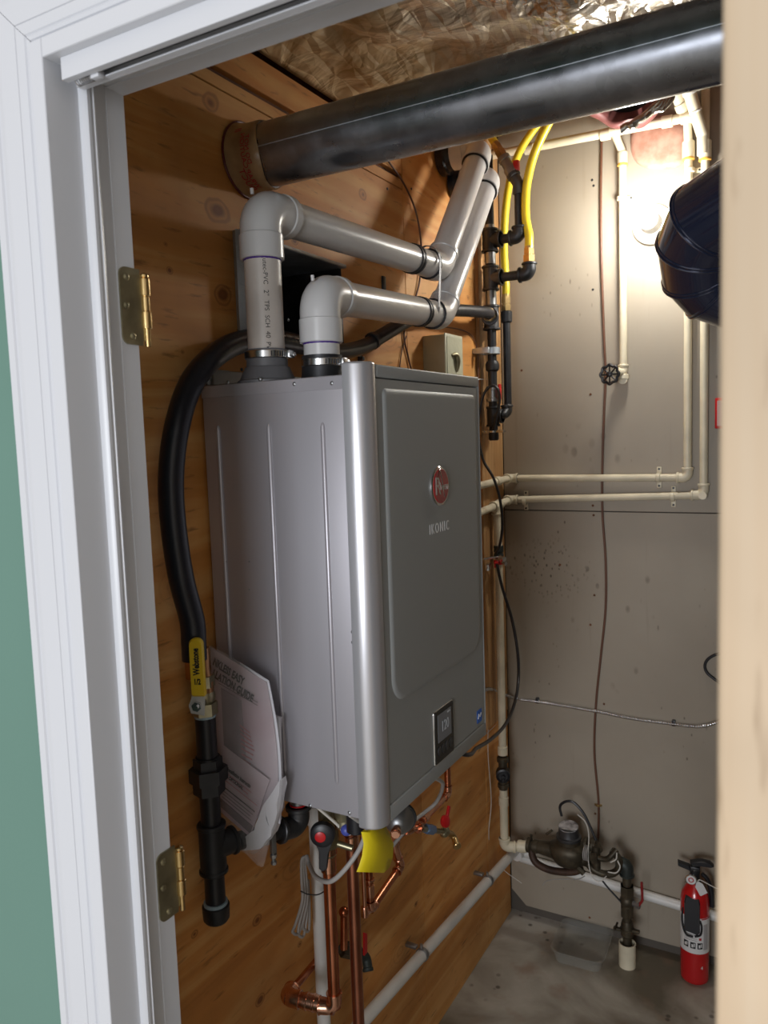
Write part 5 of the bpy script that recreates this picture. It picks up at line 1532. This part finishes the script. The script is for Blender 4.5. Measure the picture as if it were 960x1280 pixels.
# outer loop
t = thing('water_pipe', 'lower of the two cream pipes bending left at mid height on the back wall', 'pipe', PY(878, 622, yp))
oxb = PY(880, 619, yp); oz = oxb.z; ox = oxb.x
ozl = PY(640, 627, yp).z
oxt = PY(881, 178, yp)
ox = (ox + oxt.x) / 2
ob_ = Vector((ox, yp, oz)); ol = Vector((0.03, yp, (oz + ozl) / 2 - 0.006)); 
of = Vector((0.03, 2.10, ol.z - 0.02))
dg = PY(846, 112, 2.36)
bm = B(); sweep(bm, fillet([Vector((ox, yp, 2.60)), ob_, ol, of], 0.012), rp, 16); obj('pipe', bm, M_CPVC, t)
bm = B(); elbow(bm, ob_, ZA, -XA, 0.0142, 0.034); cyl(bm, ob_ + Vector((0, -0.02, 0)), ob_, 0.011); obj('elbow', bm, M_CPVC, t)
bm = B(); elbow(bm, ol, XA, -YA, 0.0142, 0.028); obj('elbow', bm, M_CPVC, t)
clip(t, 841, 621, 'x'); clip(t, 656, 626, 'x')
bm = B(); ring(bm, Vector((ox, yp, 2.41)), ZA, 0.0165, 0.05); obj('coupling', bm, M_CPVC, t)
bm = B(); ring(bm, Vector((ox, yp, 2.385)), ZA, 0.017, 0.008); obj('cement_band', bm, M_CEM, t, 'orange cement stain')
# sloping white pipes in the top right corner
t = thing('sloping_pipe', 'thick cream pipe slanting down in the top right corner onto the outer run', 'pipe', PY(860, 130, 2.37))
s0, s1 = PY(852, 85, 2.33), PY(879, 170, yp - 0.004)
bm = B(); sweep(bm, fillet([s0, s1, s1 - ZA * 0.05], 0.01), 0.0165, 16); obj('pipe', bm, M_CPVC, t)
bm = B(); ring(bm, s0.lerp(s1, 0.62), s1 - s0, 0.0182, 0.006); ring(bm, s0.lerp(s1, 0.30), s1 - s0, 0.0185, 0.03); obj('coupling', bm, M_WPVC, t)
t = thing('sloping_pipe', 'shorter cream pipe slanting beside the torn foil duct', 'pipe', PY(848, 130, 2.36))
s0, s1 = PY(834, 90, 2.33), PY(855, 141, yt)
bm = B(); cyl(bm, s0, s1, 0.0145, seg=16); obj('pipe', bm, M_CPVC, t)
bm = B(); ring(bm, s0.lerp(s1, 0.85), s1 - s0, 0.0172, 0.022); obj('coupling', bm, M_CPVC, t)

# service entry pipe at the corner: tee, clamp, valve, meter
t = thing('service_pipe', 'cream supply pipe down the corner stud with a dark round valve', 'pipe', Vector((0.04, 2.24, 0.3)))
vx, vy = 0.034, 2.30
def V(py): return Vector((vx, vy, PY(622, py, vy).z))
tt = Vector((0.03, vy, ol.z + (of.z - ol.z) * (yp - vy) / (yp - 2.10)))
bm = B(); tee(bm, tt, (ol - of).normalized(), -ZA, 0.0145, 0.030, 0.030); obj('tee', bm, M_CPVC, t)
pipe('pipe', tt, V(690), rp + 0.001, M_CPVC, t)
bm = B(); ring(bm, V(686), ZA, 0.0155, 0.022); sphere(bm, V(694), 0.016, 12); obj('dark_coupling', bm, M_GREENP, t)
vm = Vector((0.040, 2.33, 0))
def V2(py): return Vector((PX(622, py, 0.04).x, vy, PY(622, py, vy).z))
pipe('pipe', V(698), V(940), rp + 0.001, M_CPVC, t)
bm = B(); ring(bm, V(937), ZA, 0.0158, 0.028); obj('coupling', bm, M_CPVC, t)
bm = B(); cyl(bm, V(985), V(944), 0.014); ring(bm, V(948), ZA, 0.019, 0.016); ring(bm, V(980), ZA, 0.018, 0.014); sphere(bm, V(965), 0.024, 16, (1, 0.9, 1)); vb = obj('valve_body', bm, M_BRONZE, t)
vn = (CAM - V(964)); vn.z = 0.0; vn.normalize()
vc = V(964) + vn * 0.022
bm = B(); lathe(bm, vc, vn, [(0, 0.020), (.003, .0225), (.010, .0225), (.012, .017), (.010, .015)], 22); cyl(bm, vc, vc + vn * 0.02, 0.006, seg=10); lathe(bm, vc + vn * 0.012 + Vector((0, 0, -0.008)), vn, [(0, .006), (.01, .006), (.012, .004)], 8); obj('valve_knob', bm, M_BLACK, vb, 'round black knob')
mz = PY(640, 1054, 2.33).z
bm = B(); sweep(bm, fillet([V(985), Vector((vx, vy, mz)), Vector((0.095, 2.33, mz - 0.002))], 0.012), rp + 0.002, 16); obj('pipe', bm, M_CPVC, t)
bm = B(); elbow(bm, Vector((vx, vy, mz)), ZA, Vector((1, 0.4, 0)), 0.0165, 0.030, 0.036); obj('elbow', bm, M_CPVC, t)
bm = B(); ring(bm, Vector((0.085, 2.325, mz)), Vector((1, 0.2, 0)), 0.019, 0.03); obj('coupling', bm, M_CPVC, t)
bm = B(); ring(bm, V(1000), ZA, 0.0155, 0.03); obj('coupling', bm, M_CPVC, t)
# clamp assembly red/silver
t = thing('bonding_clamp', 'silver bonding clamp with red band on the cream pipe by the heater', 'clamp', V(700))
cq = V(700)
bm = B(); ring(bm, cq - ZA * 0.006, ZA, 0.0165, 0.014); obox(bm, cq + Vector((0.004, -0.028, -0.008)), Vector((0.25, -1, 0)), ZA, Vector((1, .25, 0)), 0.05, 0.016, 0.010, 0.001); obj('red_band', bm, M_RED, t)
bm = B(); obox(bm, cq + Vector((-0.008, -0.07, -0.010)), Vector((0.25, -1, 0)), ZA, Vector((1, .25, 0)), 0.05, 0.018, 0.012, 0.001); obj('band_tail', bm, M_STEEL, t)
bm = B(); hexn(bm, cq + Vector((0.012, -0.02, 0.010)), cq + Vector((0.030, -0.03, 0.008)), 0.009); cyl(bm, cq + Vector((-0.02, -0.08, 0.014)), cq + Vector((0.012, -0.01, 0.014)), 0.0035, seg=8); cyl(bm, cq + Vector((0.02, -0.02, -0.004)), cq + Vector((0.034, -0.028, -0.006)), 0.006, seg=8); obj('clamp_screw', bm, M_STEEL, t)

# ================================================================ WATER METER
t = thing('water_meter', 'old bronze water meter on its yoke against the back wall', 'water meter', PY(712, 1092, 2.33))
ym = 2.325
MC = PY(711, 1062, ym)
bm = B(); lathe(bm, MC + Vector((0, 0, -0.055)), ZA, [(0, .014), (.010, .034), (.030, .046), (.055, .050), (.068, .048), (.078, .040), (.080, .037), (.096, .037), (.100, .033)], 28)
for v_ in bm.verts: v_.co.x = MC.x + (v_.co.x - MC.x) * 1.25 if v_.co.z < MC.z + 0.02 else v_.co.x
obj('meter_body', bm, M_BRONZE, t)
lt = PY(657, 1055, ym); rt = PY(748, 1058, ym)
bm = B(); sweep(bm, [lt + XA * 0.012, lt + XA * 0.03, MC + Vector((-0.05, 0, -0.012)), MC + Vector((0.05, 0, -0.014)), rt], [0.015, 0.018, 0.027, 0.027, 0.018], 16)
ring(bm, lt + XA * 0.012, XA, 0.024, 0.012); ring(bm, lt + XA * 0.034, XA, 0.021, 0.018); ring(bm, rt - XA * 0.014, XA, 0.023, 0.016); ring(bm, rt - XA * 0.038, XA, 0.020, 0.010)
obj('meter_barrel', bm, M_BRONZE, t)
rc_ = MC + ZA * 0.036
bm = B(); lathe(bm, rc_, ZA, [(0, 0.037), (0.004, 0.039), (0.010, 0.039), (0.012, 0.033), (0.036, 0.030), (0.040, 0.031)], 28); obj('register_housing', bm, M_IRONG, t, 'dark grey register housing')
bm = B(); lathe(bm, rc_ + ZA * 0.038, Vector((0.0, -0.18, 1)), [(0, 0.030), (0.004, 0.0305), (0.006, 0.028)], 28); obj('register_dial', bm, mat('scuffed_dial', (0.62, 0.60, 0.60), 0.25, col2=(0.12, 0.11, 0.11), vscale=38), t, 'scuffed silvery dial')
# yoke
bm = B(); sweep(bm, spline([lt + Vector((0.022, 0, 0.004)), lt + Vector((0.024, -0.006, -0.03)), PY(672, 1080, ym - 0.01), PY(690, 1088, ym - 0.012), PY(714, 1090, ym - 0.012), PY(728, 1086, ym - 0.01)], 6), 0.0115, 12)
obj('yoke', bm, mat('rusty_yoke', (0.085, 0.045, 0.03), 0.6, 0.3, var=0.5, vscale=25, bump=0.2), t, 'rusty yoke bar')
bm = B()
yc2 = PY(753, 1075, ym - 0.005)
sweep(bm, [yc2 + XA * (0.052 * cos(a_)) + ZA * (0.044 * sin(a_)) for a_ in [radians(-200 + k * 260 / 24) for k in range(25)]], 0.0112, 12)
obj('yoke_ring', bm, M_BRONZE, t)
bm = B(); sweep(bm, spline([PY(745, 1072, ym - 0.03), PY(757, 1074, ym - 0.03), PY(764, 1070, ym - 0.03), PY(771, 1062, ym - 0.02)], 5), 0.0085, 10); sweep(bm, [PY(745, 1058, ym - 0.02), PY(746, 1085, ym - 0.02)], 0.012, 10); hexn(bm, PY(740, 1072, ym - 0.03), PY(748, 1072, ym - 0.03), 0.018); obj('yoke_fitting', bm, M_BRONZE, t)
bm = B(); hexn(bm, lt + Vector((0.016, 0, 0.018)), lt + Vector((0.02, 0, 0.036)), 0.005); cyl(bm, PY(683, 1043, ym - 0.01), PY(690, 1038, ym - 0.01), 0.004, seg=8); hexn(bm, PY(722, 1084, ym - 0.02), PY(730, 1092, ym - 0.02), 0.009); obj('bolt', bm, M_BRONZE, t)
bm = B(); a_ = PY(733, 1066, ym - 0.03)
for k in range(3): ring(bm, a_ + XA * (0.005 * k - 0.005), XA, 0.023, 0.003)
obj('wire_wrap', bm, M_GREYC, t, 'grey wire wrapped round the outlet')
for pts, m_, nm, r_ in (([(702, 1020), (700, 1008), (707, 1002), (717, 1003), (729, 1016), (738, 1034), (745, 1050)], M_BLACK, 'black_lead', 0.0042), ([(722, 1018), (732, 1028), (736, 1045), (735, 1070), (738, 1090), (744, 1100), (752, 1101), (758, 1095)], M_WHITEC, 'white_lead', 0.0016), ([(763, 1078), (770, 1074), (771, 1066)], M_WHITEC, 'white_lead', 0.002), ([(760, 1090), (770, 1091), (775, 1084), (772, 1076)], M_WHITEC, 'white_lead', 0.002)):
    bm = B(); sweep(bm, spline([PY(x_, y_, ym - 0.035) for x_, y_ in pts], 6), r_, 8); obj(nm, bm, m_, t)
# outlet elbow, valve and floor riser
t = thing('meter_riser', 'dark iron riser with red lever valve coming up through a floor sleeve', 'pipe', PY(790, 1204, 2.33))
dj = PY(782, 1084, 2.335)
RXx, RYy = dj.x + 0.004, 2.335
def Q(py): return Vector((RXx, RYy, PY(789, py, RYy).z))
bm = B(); elbow(bm, Q(1082), -XA, -ZA, 0.0195, 0.030, 0.036); obj('elbow', bm, M_GREENP, t)
bm = B(); cyl(bm, Q(1204) - ZA * 0.004, Q(1082), 0.0135); obj('pipe', bm, M_BRONZE, t)
bm = B(); hexn(bm, Q(1120), Q(1108), 0.0215); hexn(bm, Q(1146), Q(1134), 0.0205); cyl(bm, Q(1146), Q(1108), 0.0185); sphere(bm, Q(1127), 0.0225, 14); vb = obj('valve', bm, M_BRONZE, t)
bm = B(); cyl(bm, Q(1127), Q(1127) + Vector((0.036, -0.012, 0)), 0.008, seg=10); hexn(bm, Q(1127) + Vector((0.030, -0.010, 0)), Q(1127) + Vector((0.040, -0.013, 0)), 0.010); obj('valve_stem', bm, M_DULL, vb)
k0 = Q(1127) + Vector((0.036, -0.013, 0))
bm = B(); sweep(bm, fillet([k0, k0 + Vector((0.012, 0, 0.02)), k0 + Vector((0.010, 0, 0.078))], 0.012), 0.004, 8); obj('red_lever', bm, mat('dark_red_lever', (0.25, 0.015, 0.015), 0.4), vb, 'dark red lever handle')
bm = B(); lathe(bm, Q(1172), ZA, [(0, .014), (.006, .019), (.04, .019), (.052, .015)], 16); obj('reducer', bm, M_BRONZE, t)
bm = B(); ring(bm, Q(1163), ZA, 0.022, 0.010); obox(bm, Q(1163) + Vector((-0.028, -0.01, 0)), XA, YA, ZA, 0.022, 0.012, 0.008, 0.001); obox(bm, Q(1160) + Vector((0.028, -0.01, 0)), XA, YA, ZA, 0.022, 0.012, 0.008, 0.001); cyl(bm, Q(1163) + Vector((-0.032, -0.03, 0.006)), Q(1163) + Vector((-0.032, 0.01, 0.006)), 0.0035, seg=8); obj('ground_clamp', bm, M_BRONZE, t)
t2 = thing('floor_sleeve', 'short cream plastic sleeve around the riser at the floor', 'sleeve', (RXx, RYy, 0))
bm = B(); lathe(bm, (RXx, RYy, 0), ZA, [(0, .0255), (0.074, .0255), (0.0745, .0225), (0.05, .0222)], 26); obj('sleeve', bm, M_CPVC, t2)

# ================================================================ FIRE EXTINGUISHER
FXX, FYY = 0.606, 2.368
t = thing('fire_extinguisher', 'red dry chemical fire extinguisher standing on the floor by the back wall', 'fire extinguisher', (FXX, FYY, 0))
er = 0.0415
bm = B(); lathe(bm, (FXX, FYY, 0.0), ZA, [(0, er - .006), (.005, er - .001), (.012, er), (.262, er), (.285, er - .004), (.302, er - .014), (.313, .020), (.318, .016)], 36); obj('cylinder', bm, M_REDP, t)
bm = B(); lathe(bm, (FXX, FYY, 0.105), ZA, [(0, er + .0002), (.0002, er + .0006), (.115, er + .0006), (.1152, er + .0002)], 36); lb = obj('label_band', bm, M_LABEL, t, 'white instruction label')
cdv = (CAM - Vector((FXX, FYY, CAM.z))); cdv.z = 0; cdv.normalize()
def EX(ang, z, off=0.0008):
    d = (Matrix.Rotation(ang, 3, 'Z') @ cdv); return Vector((FXX, FYY, z)) + d * (er + off), d
def epatch(bm, a0, a1, z0_, z1_, off, n=6):
    a_ = [bm.verts.new(EX(a0 + (a1 - a0) * k / n, z0_, off)[0]) for k in range(n + 1)]; b_ = [bm.verts.new(EX(a0 + (a1 - a0) * k / n, z1_, off)[0]) for k in range(n + 1)]
    for k in range(n): bm.faces.new((a_[k], a_[k + 1], b_[k + 1], b_[k]))
for k, a_ in enumerate((-0.62, -0.12, 0.36)):
    bm = B(); epatch(bm, a_ - 0.18, a_ + 0.18, 0.122, 0.142, 0.001); pg = obj('pictogram', bm, M_INK, lb)
    bm = B(); epatch(bm, a_ - 0.10, a_ + 0.02, 0.126, 0.136, 0.0013); epatch(bm, a_ + 0.05, a_ + 0.12, 0.128, 0.139, 0.0013); obj('pictogram_figure', bm, M_LABEL, pg)
for k in range(4):
    bm = B(); epatch(bm, -0.75, 0.15, 0.148 + k * 0.006, 0.1492 + k * 0.006, 0.001); obj('text_line', bm, M_INKG, lb)
bm = B(); epatch(bm, 0.28, 0.46, 0.150, 0.158, 0.001); epatch(bm, 0.32, 0.48, 0.168, 0.175, 0.001); obj('red_mark', bm, M_REDLB, lb)
bm = B(); epatch(bm, 0.62, 1.0, 0.118, 0.20, 0.0009); obj('small_print', bm, mat('small_print', (0.42, 0.40, 0.40), 0.5), lb)
bm = B()
for z in (0.216,): epatch(bm, 0.45, 1.5, z, z + 0.004, 0.0012)
obj('label_text', bm, M_REDLB, lb)
for v_, z in (('4', 0.06),): text(v_, 0.014, EX(0.5, z, 0.001)[0], ZA.cross(EX(0.5, z)[1]), ZA, 0.0003, M_LABEL, parent=t)
# black strap / hose body in front
sd_ = ZA.cross(cdv)
def HP(s_, h, o_): return Vector((FXX, FYY, h)) + sd_ * s_ + cdv * (er + o_)
bm = B(); prism(bm, [HP(-0.026, 0.285, -0.018), HP(0.010, 0.285, -0.018), HP(0.014, 0.270, -0.006), HP(0.014, 0.178, -0.006), HP(0.006, 0.170, -0.006), HP(-0.030, 0.178, -0.008), HP(-0.030, 0.270, -0.008)], cdv, 0.014, 0.004); obj('hose_holder', bm, M_BLACK, t, 'black plastic hose holder')
bm = B(); sweep(bm, spline([HP(-0.033, 0.24, -0.018), HP(-0.036, 0.20, -0.014), HP(-0.026, 0.168, 0.002), HP(-0.005, 0.163, 0.006)], 5), 0.003, 8); sweep(bm, spline([HP(0.014, 0.215, -0.002), HP(0.019, 0.195, -0.003), HP(0.016, 0.172, 0.002), HP(0.0, 0.165, 0.006)], 5), 0.003, 8); obj('retaining_strap', bm, M_BLACK, t)
tz = 0.316
bm = B(); lathe(bm, (FXX, FYY, tz - 0.004), ZA, [(0, .018), (.012, .018), (.014, .014), (.045, .014), (.048, .010)], 18); obox(bm, Vector((FXX, FYY, tz + 0.042)), sd_, cdv, ZA, 0.030, 0.022, 0.020, 0.004); obj('valve_head', bm, M_BLACK, t)
bm = B(); prism(bm, [Vector((FXX, FYY, tz)) + sd_ * s_ + ZA * h - cdv * 0.009 for s_, h in ((-0.012, 0.036), (-0.048, 0.046), (-0.049, 0.060), (-0.014, 0.052))], cdv, 0.018, 0.003); obj('carry_handle', bm, M_BLACK, t)
bm = B(); prism(bm, [Vector((FXX, FYY, tz)) + sd_ * s_ + ZA * h - cdv * 0.010 for s_, h in ((-0.010, 0.050), (-0.014, 0.064), (0.015, 0.074), (0.042, 0.072), (0.053, 0.062), (0.048, 0.058), (0.010, 0.056))], cdv, 0.020, 0.003); obj('squeeze_lever', bm, M_BLACK, t)
gp = Vector((FXX, FYY, tz + 0.016)) + cdv * 0.014 - sd_ * 0.011
bm = B(); lathe(bm, gp, cdv, [(0, .0165), (.007, .017), (.009, .0145)], 22); gg = obj('pressure_gauge', bm, M_CHROME, t, 'round pressure gauge')
bm = B(); lathe(bm, gp + cdv * 0.0086, cdv, [(0, .0135), (.0007, .0135)], 22); gf = obj('gauge_face', bm, M_LABEL, gg)
bm = B(); lathe(bm, gp + cdv * 0.0094, cdv, [(0, .008), (.0004, .008)], 16); obj('gauge_print', bm, M_REDLB, gg)
bm = B(); lathe(bm, gp + cdv * 0.0099, cdv, [(0, .005), (.0004, .005)], 16); obj('gauge_center', bm, M_LABEL, gg)
tgc = Vector((FXX, FYY, tz - 0.002)) + cdv * 0.030 + sd_ * 0.016
u_ = (sd_ * 0.9 + ZA * 0.45).normalized(); v_ = (ZA * 0.9 - sd_ * 0.45).normalized()
bm = B(); prism(bm, [tgc + u_ * a_ + v_ * b_ for a_, b_ in ((-0.012, -0.022), (0.012, -0.018), (0.012, 0.012), (0.004, 0.022), (-0.004, 0.020), (-0.013, 0.008))], cdv, 0.0006); obj('inspection_tag', bm, M_LABEL, t, 'white paper tag')
bm = B(); sweep(bm, spline([tgc + v_ * 0.02, tgc + v_ * 0.03 + sd_ * 0.012, tgc + sd_ * 0.04 + ZA * 0.01, tgc + sd_ * 0.06 + ZA * 0.012], 4), 0.0014, 6); obj('tag_string', bm, M_WHITEC, t)
bm = B(); sweep(bm, spline([Vector((FXX, FYY, tz + 0.03)) + sd_ * 0.02, Vector((FXX, FYY, tz + 0.012)) + sd_ * 0.036, Vector((FXX, FYY, tz - 0.03)) + sd_ * 0.047, Vector((FXX, FYY, tz - 0.07)) + sd_ * 0.049], 6), lambda f: 0.006 + 0.003 * f, 12); obj('hose', bm, M_BLACK, t, 'short black discharge hose')

t.scale = (0.98, 0.94, 0.96)
# ================================================================ PLASTIC TUB ON THE FLOOR
t = thing('plastic_tub', 'empty clear frosted plastic tub on the floor near the corner', 'tub', PZ(735, 1180, 0.0))
Pc = PZ(728, 1183, 0.02); Pc.z = 0.0
ud = Vector((1, 0.05, 0)).normalized(); vd = Vector((-0.05, 1, 0)).normalized()
bm = B()
rg = []
for h, w_, d__, r__ in ((0.001, 0.135, 0.16, 0.02), (0.003, 0.14, 0.165, 0.022), (0.040, 0.155, 0.18, 0.028), (0.042, 0.168, 0.193, 0.03), (0.0435, 0.168, 0.193, 0.03), (0.0435, 0.157, 0.182, 0.027), (0.003, 0.137, 0.162, 0.02)):
    rg.append([bm.verts.new(p) for p in rrect(Pc + ZA * h, ud, vd, w_, d__, r__, 5)])
for A, C in zip(rg, rg[1:]):
    for k in range(len(A)): bm.faces.new((A[k], A[(k + 1) % len(A)], C[(k + 1) % len(A)], C[k]))
bm.faces.new(rg[0][::-1]); bm.faces.new(rg[-1])
obj('tub', bm, M_FROST, t)

# ================================================================ ELECTRICAL
t = thing('timer_box', 'tan metal electrical box with crackled cover coloured paler as lit on the plywood', 'electrical box', (0.0, 1.925, 1.79))
bm = B(); box(bm, (0.0, 1.872, 1.76), (0.062, 1.980, 1.908), 0.002, 2); bx_ = obj('box', bm, M_TAN, t)
bm = B(); box(bm, (0.062, 1.870, 1.76), (0.0655, 1.982, 1.911), 0.0015, 2); obj('cover_rim', bm, M_TANLIT, t)
bm = B(); prism(bm, rrect((0.0655, 1.928, 1.835), YA, ZA, 0.098, 0.138, 0.005), XA, 0.0015, 0.0006); cv = obj('cover_plate', bm, M_TANLIT, t)
bm = B(); sweep(bm, spline([Vector((0.0675, 1.905, 1.856)), Vector((0.072, 1.925, 1.858)), Vector((0.073, 1.932, 1.84)), Vector((0.0675, 1.934, 1.815))], 5), lambda f: 0.0035 + 0.0035 * sin(pi * f), 10); sweep(bm, [Vector((0.0675, 1.945, 1.842)), Vector((0.0675, 1.950, 1.830))], 0.0015, 6); obj('cover_latch', bm, M_BRASSD, cv, 'curved brown latch')
cable('box_wire', 'thin brown wire arching over the tan box to the gas manifold', 'wire', [PX(551, 408, 0.004), PX(575, 412, 0.004), PX(590, 420, 0.004), PX(597, 440, 0.005), PX(598, 480, 0.012), PX(600, 520, 0.012)], 0.0018, M_BROWNC)
cable('plywood_wire', 'copper-coloured wire curving down the plywood behind the taller vent pipe', 'wire', [PX(478, 190, 0.004), PX(488, 205, 0.005), PX(505, 230, 0.006), PX(519, 262, 0.008), PX(526, 300, 0.008), PX(526, 340, 0.006), PX(520, 370, 0.004), PX(510, 398, 0.004), PX(505, 420, 0.004), PX(510, 445, 0.004), PX(514, 462, 0.004)], 0.0024, M_BROWNC)
cable('plywood_wire', 'straight dark wire dropping beside the curved one on the plywood', 'wire', [PX(508, 420, 0.003), PX(502, 440, 0.003), PX(499, 465, 0.003)], 0.0015, M_BROWNC)
# black screws / staple below the pipe, and nails on the plywood
for px, py in ((484, 236), (514, 236), (360, 400), (478, 352), (302, 462), (392, 300)):
    p = PX(px, py, 0.0); b_ = B(); lathe(b_, p, XA, [(-0.001, 0.0035), (0.0012, 0.003), (0.0016, 0.001)], 8); obj('nail_head', b_, M_IRON, wl)
bm = B(); p = PX(478, 355, 0.0); box(bm, p + Vector((0, -0.006, -0.022)), p + Vector((0.006, 0.008, 0.018)), 0.002); obj('black_bracket', bm, M_BLACK, wl)
# brown cables on the back wall
yw = YB - 0.004
cable('telephone_wire', 'brown cable hanging down the middle of the back wall to the meter', 'cable', [PY(x_, y_, yw) for x_, y_ in ((752, 172), (751, 250), (752, 330), (755, 420), (757, 470), (755, 520), (753, 580), (753, 640), (757, 700), (757, 760), (751, 820), (745, 880), (743, 940), (748, 1000), (748, 1040), (746, 1056))], 0.0036, M_BROWNC, n=6)
bm = B(); p = PY(748, 1006, YB); ring(bm, p - YA * 0.005, ZA, 0.0075, 0.006); box(bm, p + Vector((-0.012, -0.004, -0.003)), p + Vector((0.012, 0, 0.003))); o = obj('cable_staple', bm, M_BRASSF, None, loc=p); tag(o, 'small brass staple holding the brown cable above the meter', 'staple')
# armoured cable
ap = [PX(603, 864, 0.012), PY(612, 861, 2.26), PY(625, 866, 2.36), PY(645, 873, yw - 0.002), PY(672, 877, yw - 0.004), PY(710, 883, yw - 0.004), PY(750, 890, yw - 0.004), PY(790, 898, yw - 0.004), PY(842, 905, yw - 0.004), PY(872, 908, yw - 0.006), PY(893, 904, yw - 0.012), PY(905, 897, yw - 0.02), PY(930, 880, yw - 0.03)]
P = spline(ap, 8); fine = []
for p_, q_ in zip(P, P[1:]):
    m_ = max(1, int((q_ - p_).length / 0.0016))
    for k in range(m_): fine.append(p_.lerp(q_, k / m_))
cable('armoured_cable', 'silver armoured cable sagging across the lower back wall', 'cable', fine, 0.0055, M_STEEL, smooth=False, seg=10, fn=[0.0058 if (i // 2) % 2 else 0.0044 for i in range(len(fine))])
for px, py in ((673, 876), (843, 904)):
    p = PY(px, py, YB); bm = B(); box(bm, p + Vector((-0.006, -0.012, -0.006)), p + Vector((0.004, 0, 0.012)), 0.001); o = obj('cable_strap', bm, M_BLACK, None, loc=p); tag(o, 'small black strap on the armoured cable, ' + ('nearer the corner' if px < 700 else 'nearer the fire extinguisher side'), 'strap', 'armoured cable straps')
# power cord
cable('power_cord', 'black cord looping from the gas manifold past the heater to its underside', 'cord', [PY(617, 537, 2.22), PY(624, 505, 2.22), PY(623, 488, 2.215), PY(615, 482, 2.21), PY(605, 492, 2.205), PY(599, 515, 2.20), PY(598, 545, 2.19), PY(604, 575, 2.19), PY(617, 598, 2.19), PY(625, 625, 2.2), PY(628, 655, 2.22), PY(625, 680, 2.22), PY(620, 692, 2.22)], 0.0042, M_BLACK)
cable('power_cord', 'black cord running from the bonding clamp down and under the heater', 'cord', [PY(621, 705, 2.24), PY(628, 735, 2.25), PY(640, 775, 2.25), PY(647, 815, 2.24), PY(648, 850, 2.2), PY(643, 880, 2.1), PY(632, 905, 1.95), PY(615, 923, 1.75), PY(596, 935, 1.6), PY(580, 943, 1.45), Vector((0.2, 1.37, 1.045))], 0.0046, M_BLACK)
cable('thin_wire', 'thin pale wire falling down the corner past the dark valve and over the drain line', 'wire', [PX(611, 880, 0.008), PX(610, 940, 0.008), PX(614, 1000, 0.008), PX(611, 1040, 0.01), PY(614, 1066, 2.33), PY(628, 1086, 2.34), PY(652, 1104, 2.36)], 0.0012, M_WHITEC)
cable('thin_wire', 'thin grey wire trailing across the drain line below the meter', 'wire', [PY(678, 1107, 2.36), PY(684, 1101, 2.355), PY(700, 1099, 2.35), PY(722, 1099, 2.345), PY(731, 1095, 2.33)], 0.0014, M_GREYC)
cable('meter_ground_wire', 'dark ground wire from the meter to the riser clamp', 'wire', [PY(753, 1101, 2.32), PY(762, 1112, 2.32), PY(776, 1127, 2.32)], 0.0028, M_IRON)
cable('loose_cord', 'black cord loop peeking out at the right edge of the back wall', 'cord', [PY(905, 816, yw), PY(893, 819, yw), PY(884, 825, yw), PY(881, 833, yw), PY(884, 841, yw), PY(892, 848, yw), PY(903, 856, yw)], 0.0042, M_BLACK)
# red box at the right edge
t = thing('red_wall_box', 'small red box with pale edge on the back wall at the far right', 'box', PY(900, 516, YB))
p1, p2 = PY(894, 536, YB), PY(925, 496, YB)
bm = B(); box(bm, (p1.x, YB - 0.012, p1.z), (p2.x, YB, p2.z), 0.003); obj('case', bm, M_RED, t)
bm = B(); box(bm, (p1.x + 0.006, YB - 0.0135, p1.z + 0.008), (p2.x - 0.006, YB - 0.012, p2.z - 0.008)); obj('plate', bm, mat('faded_pink', (0.5, 0.3, 0.28), 0.5), t)
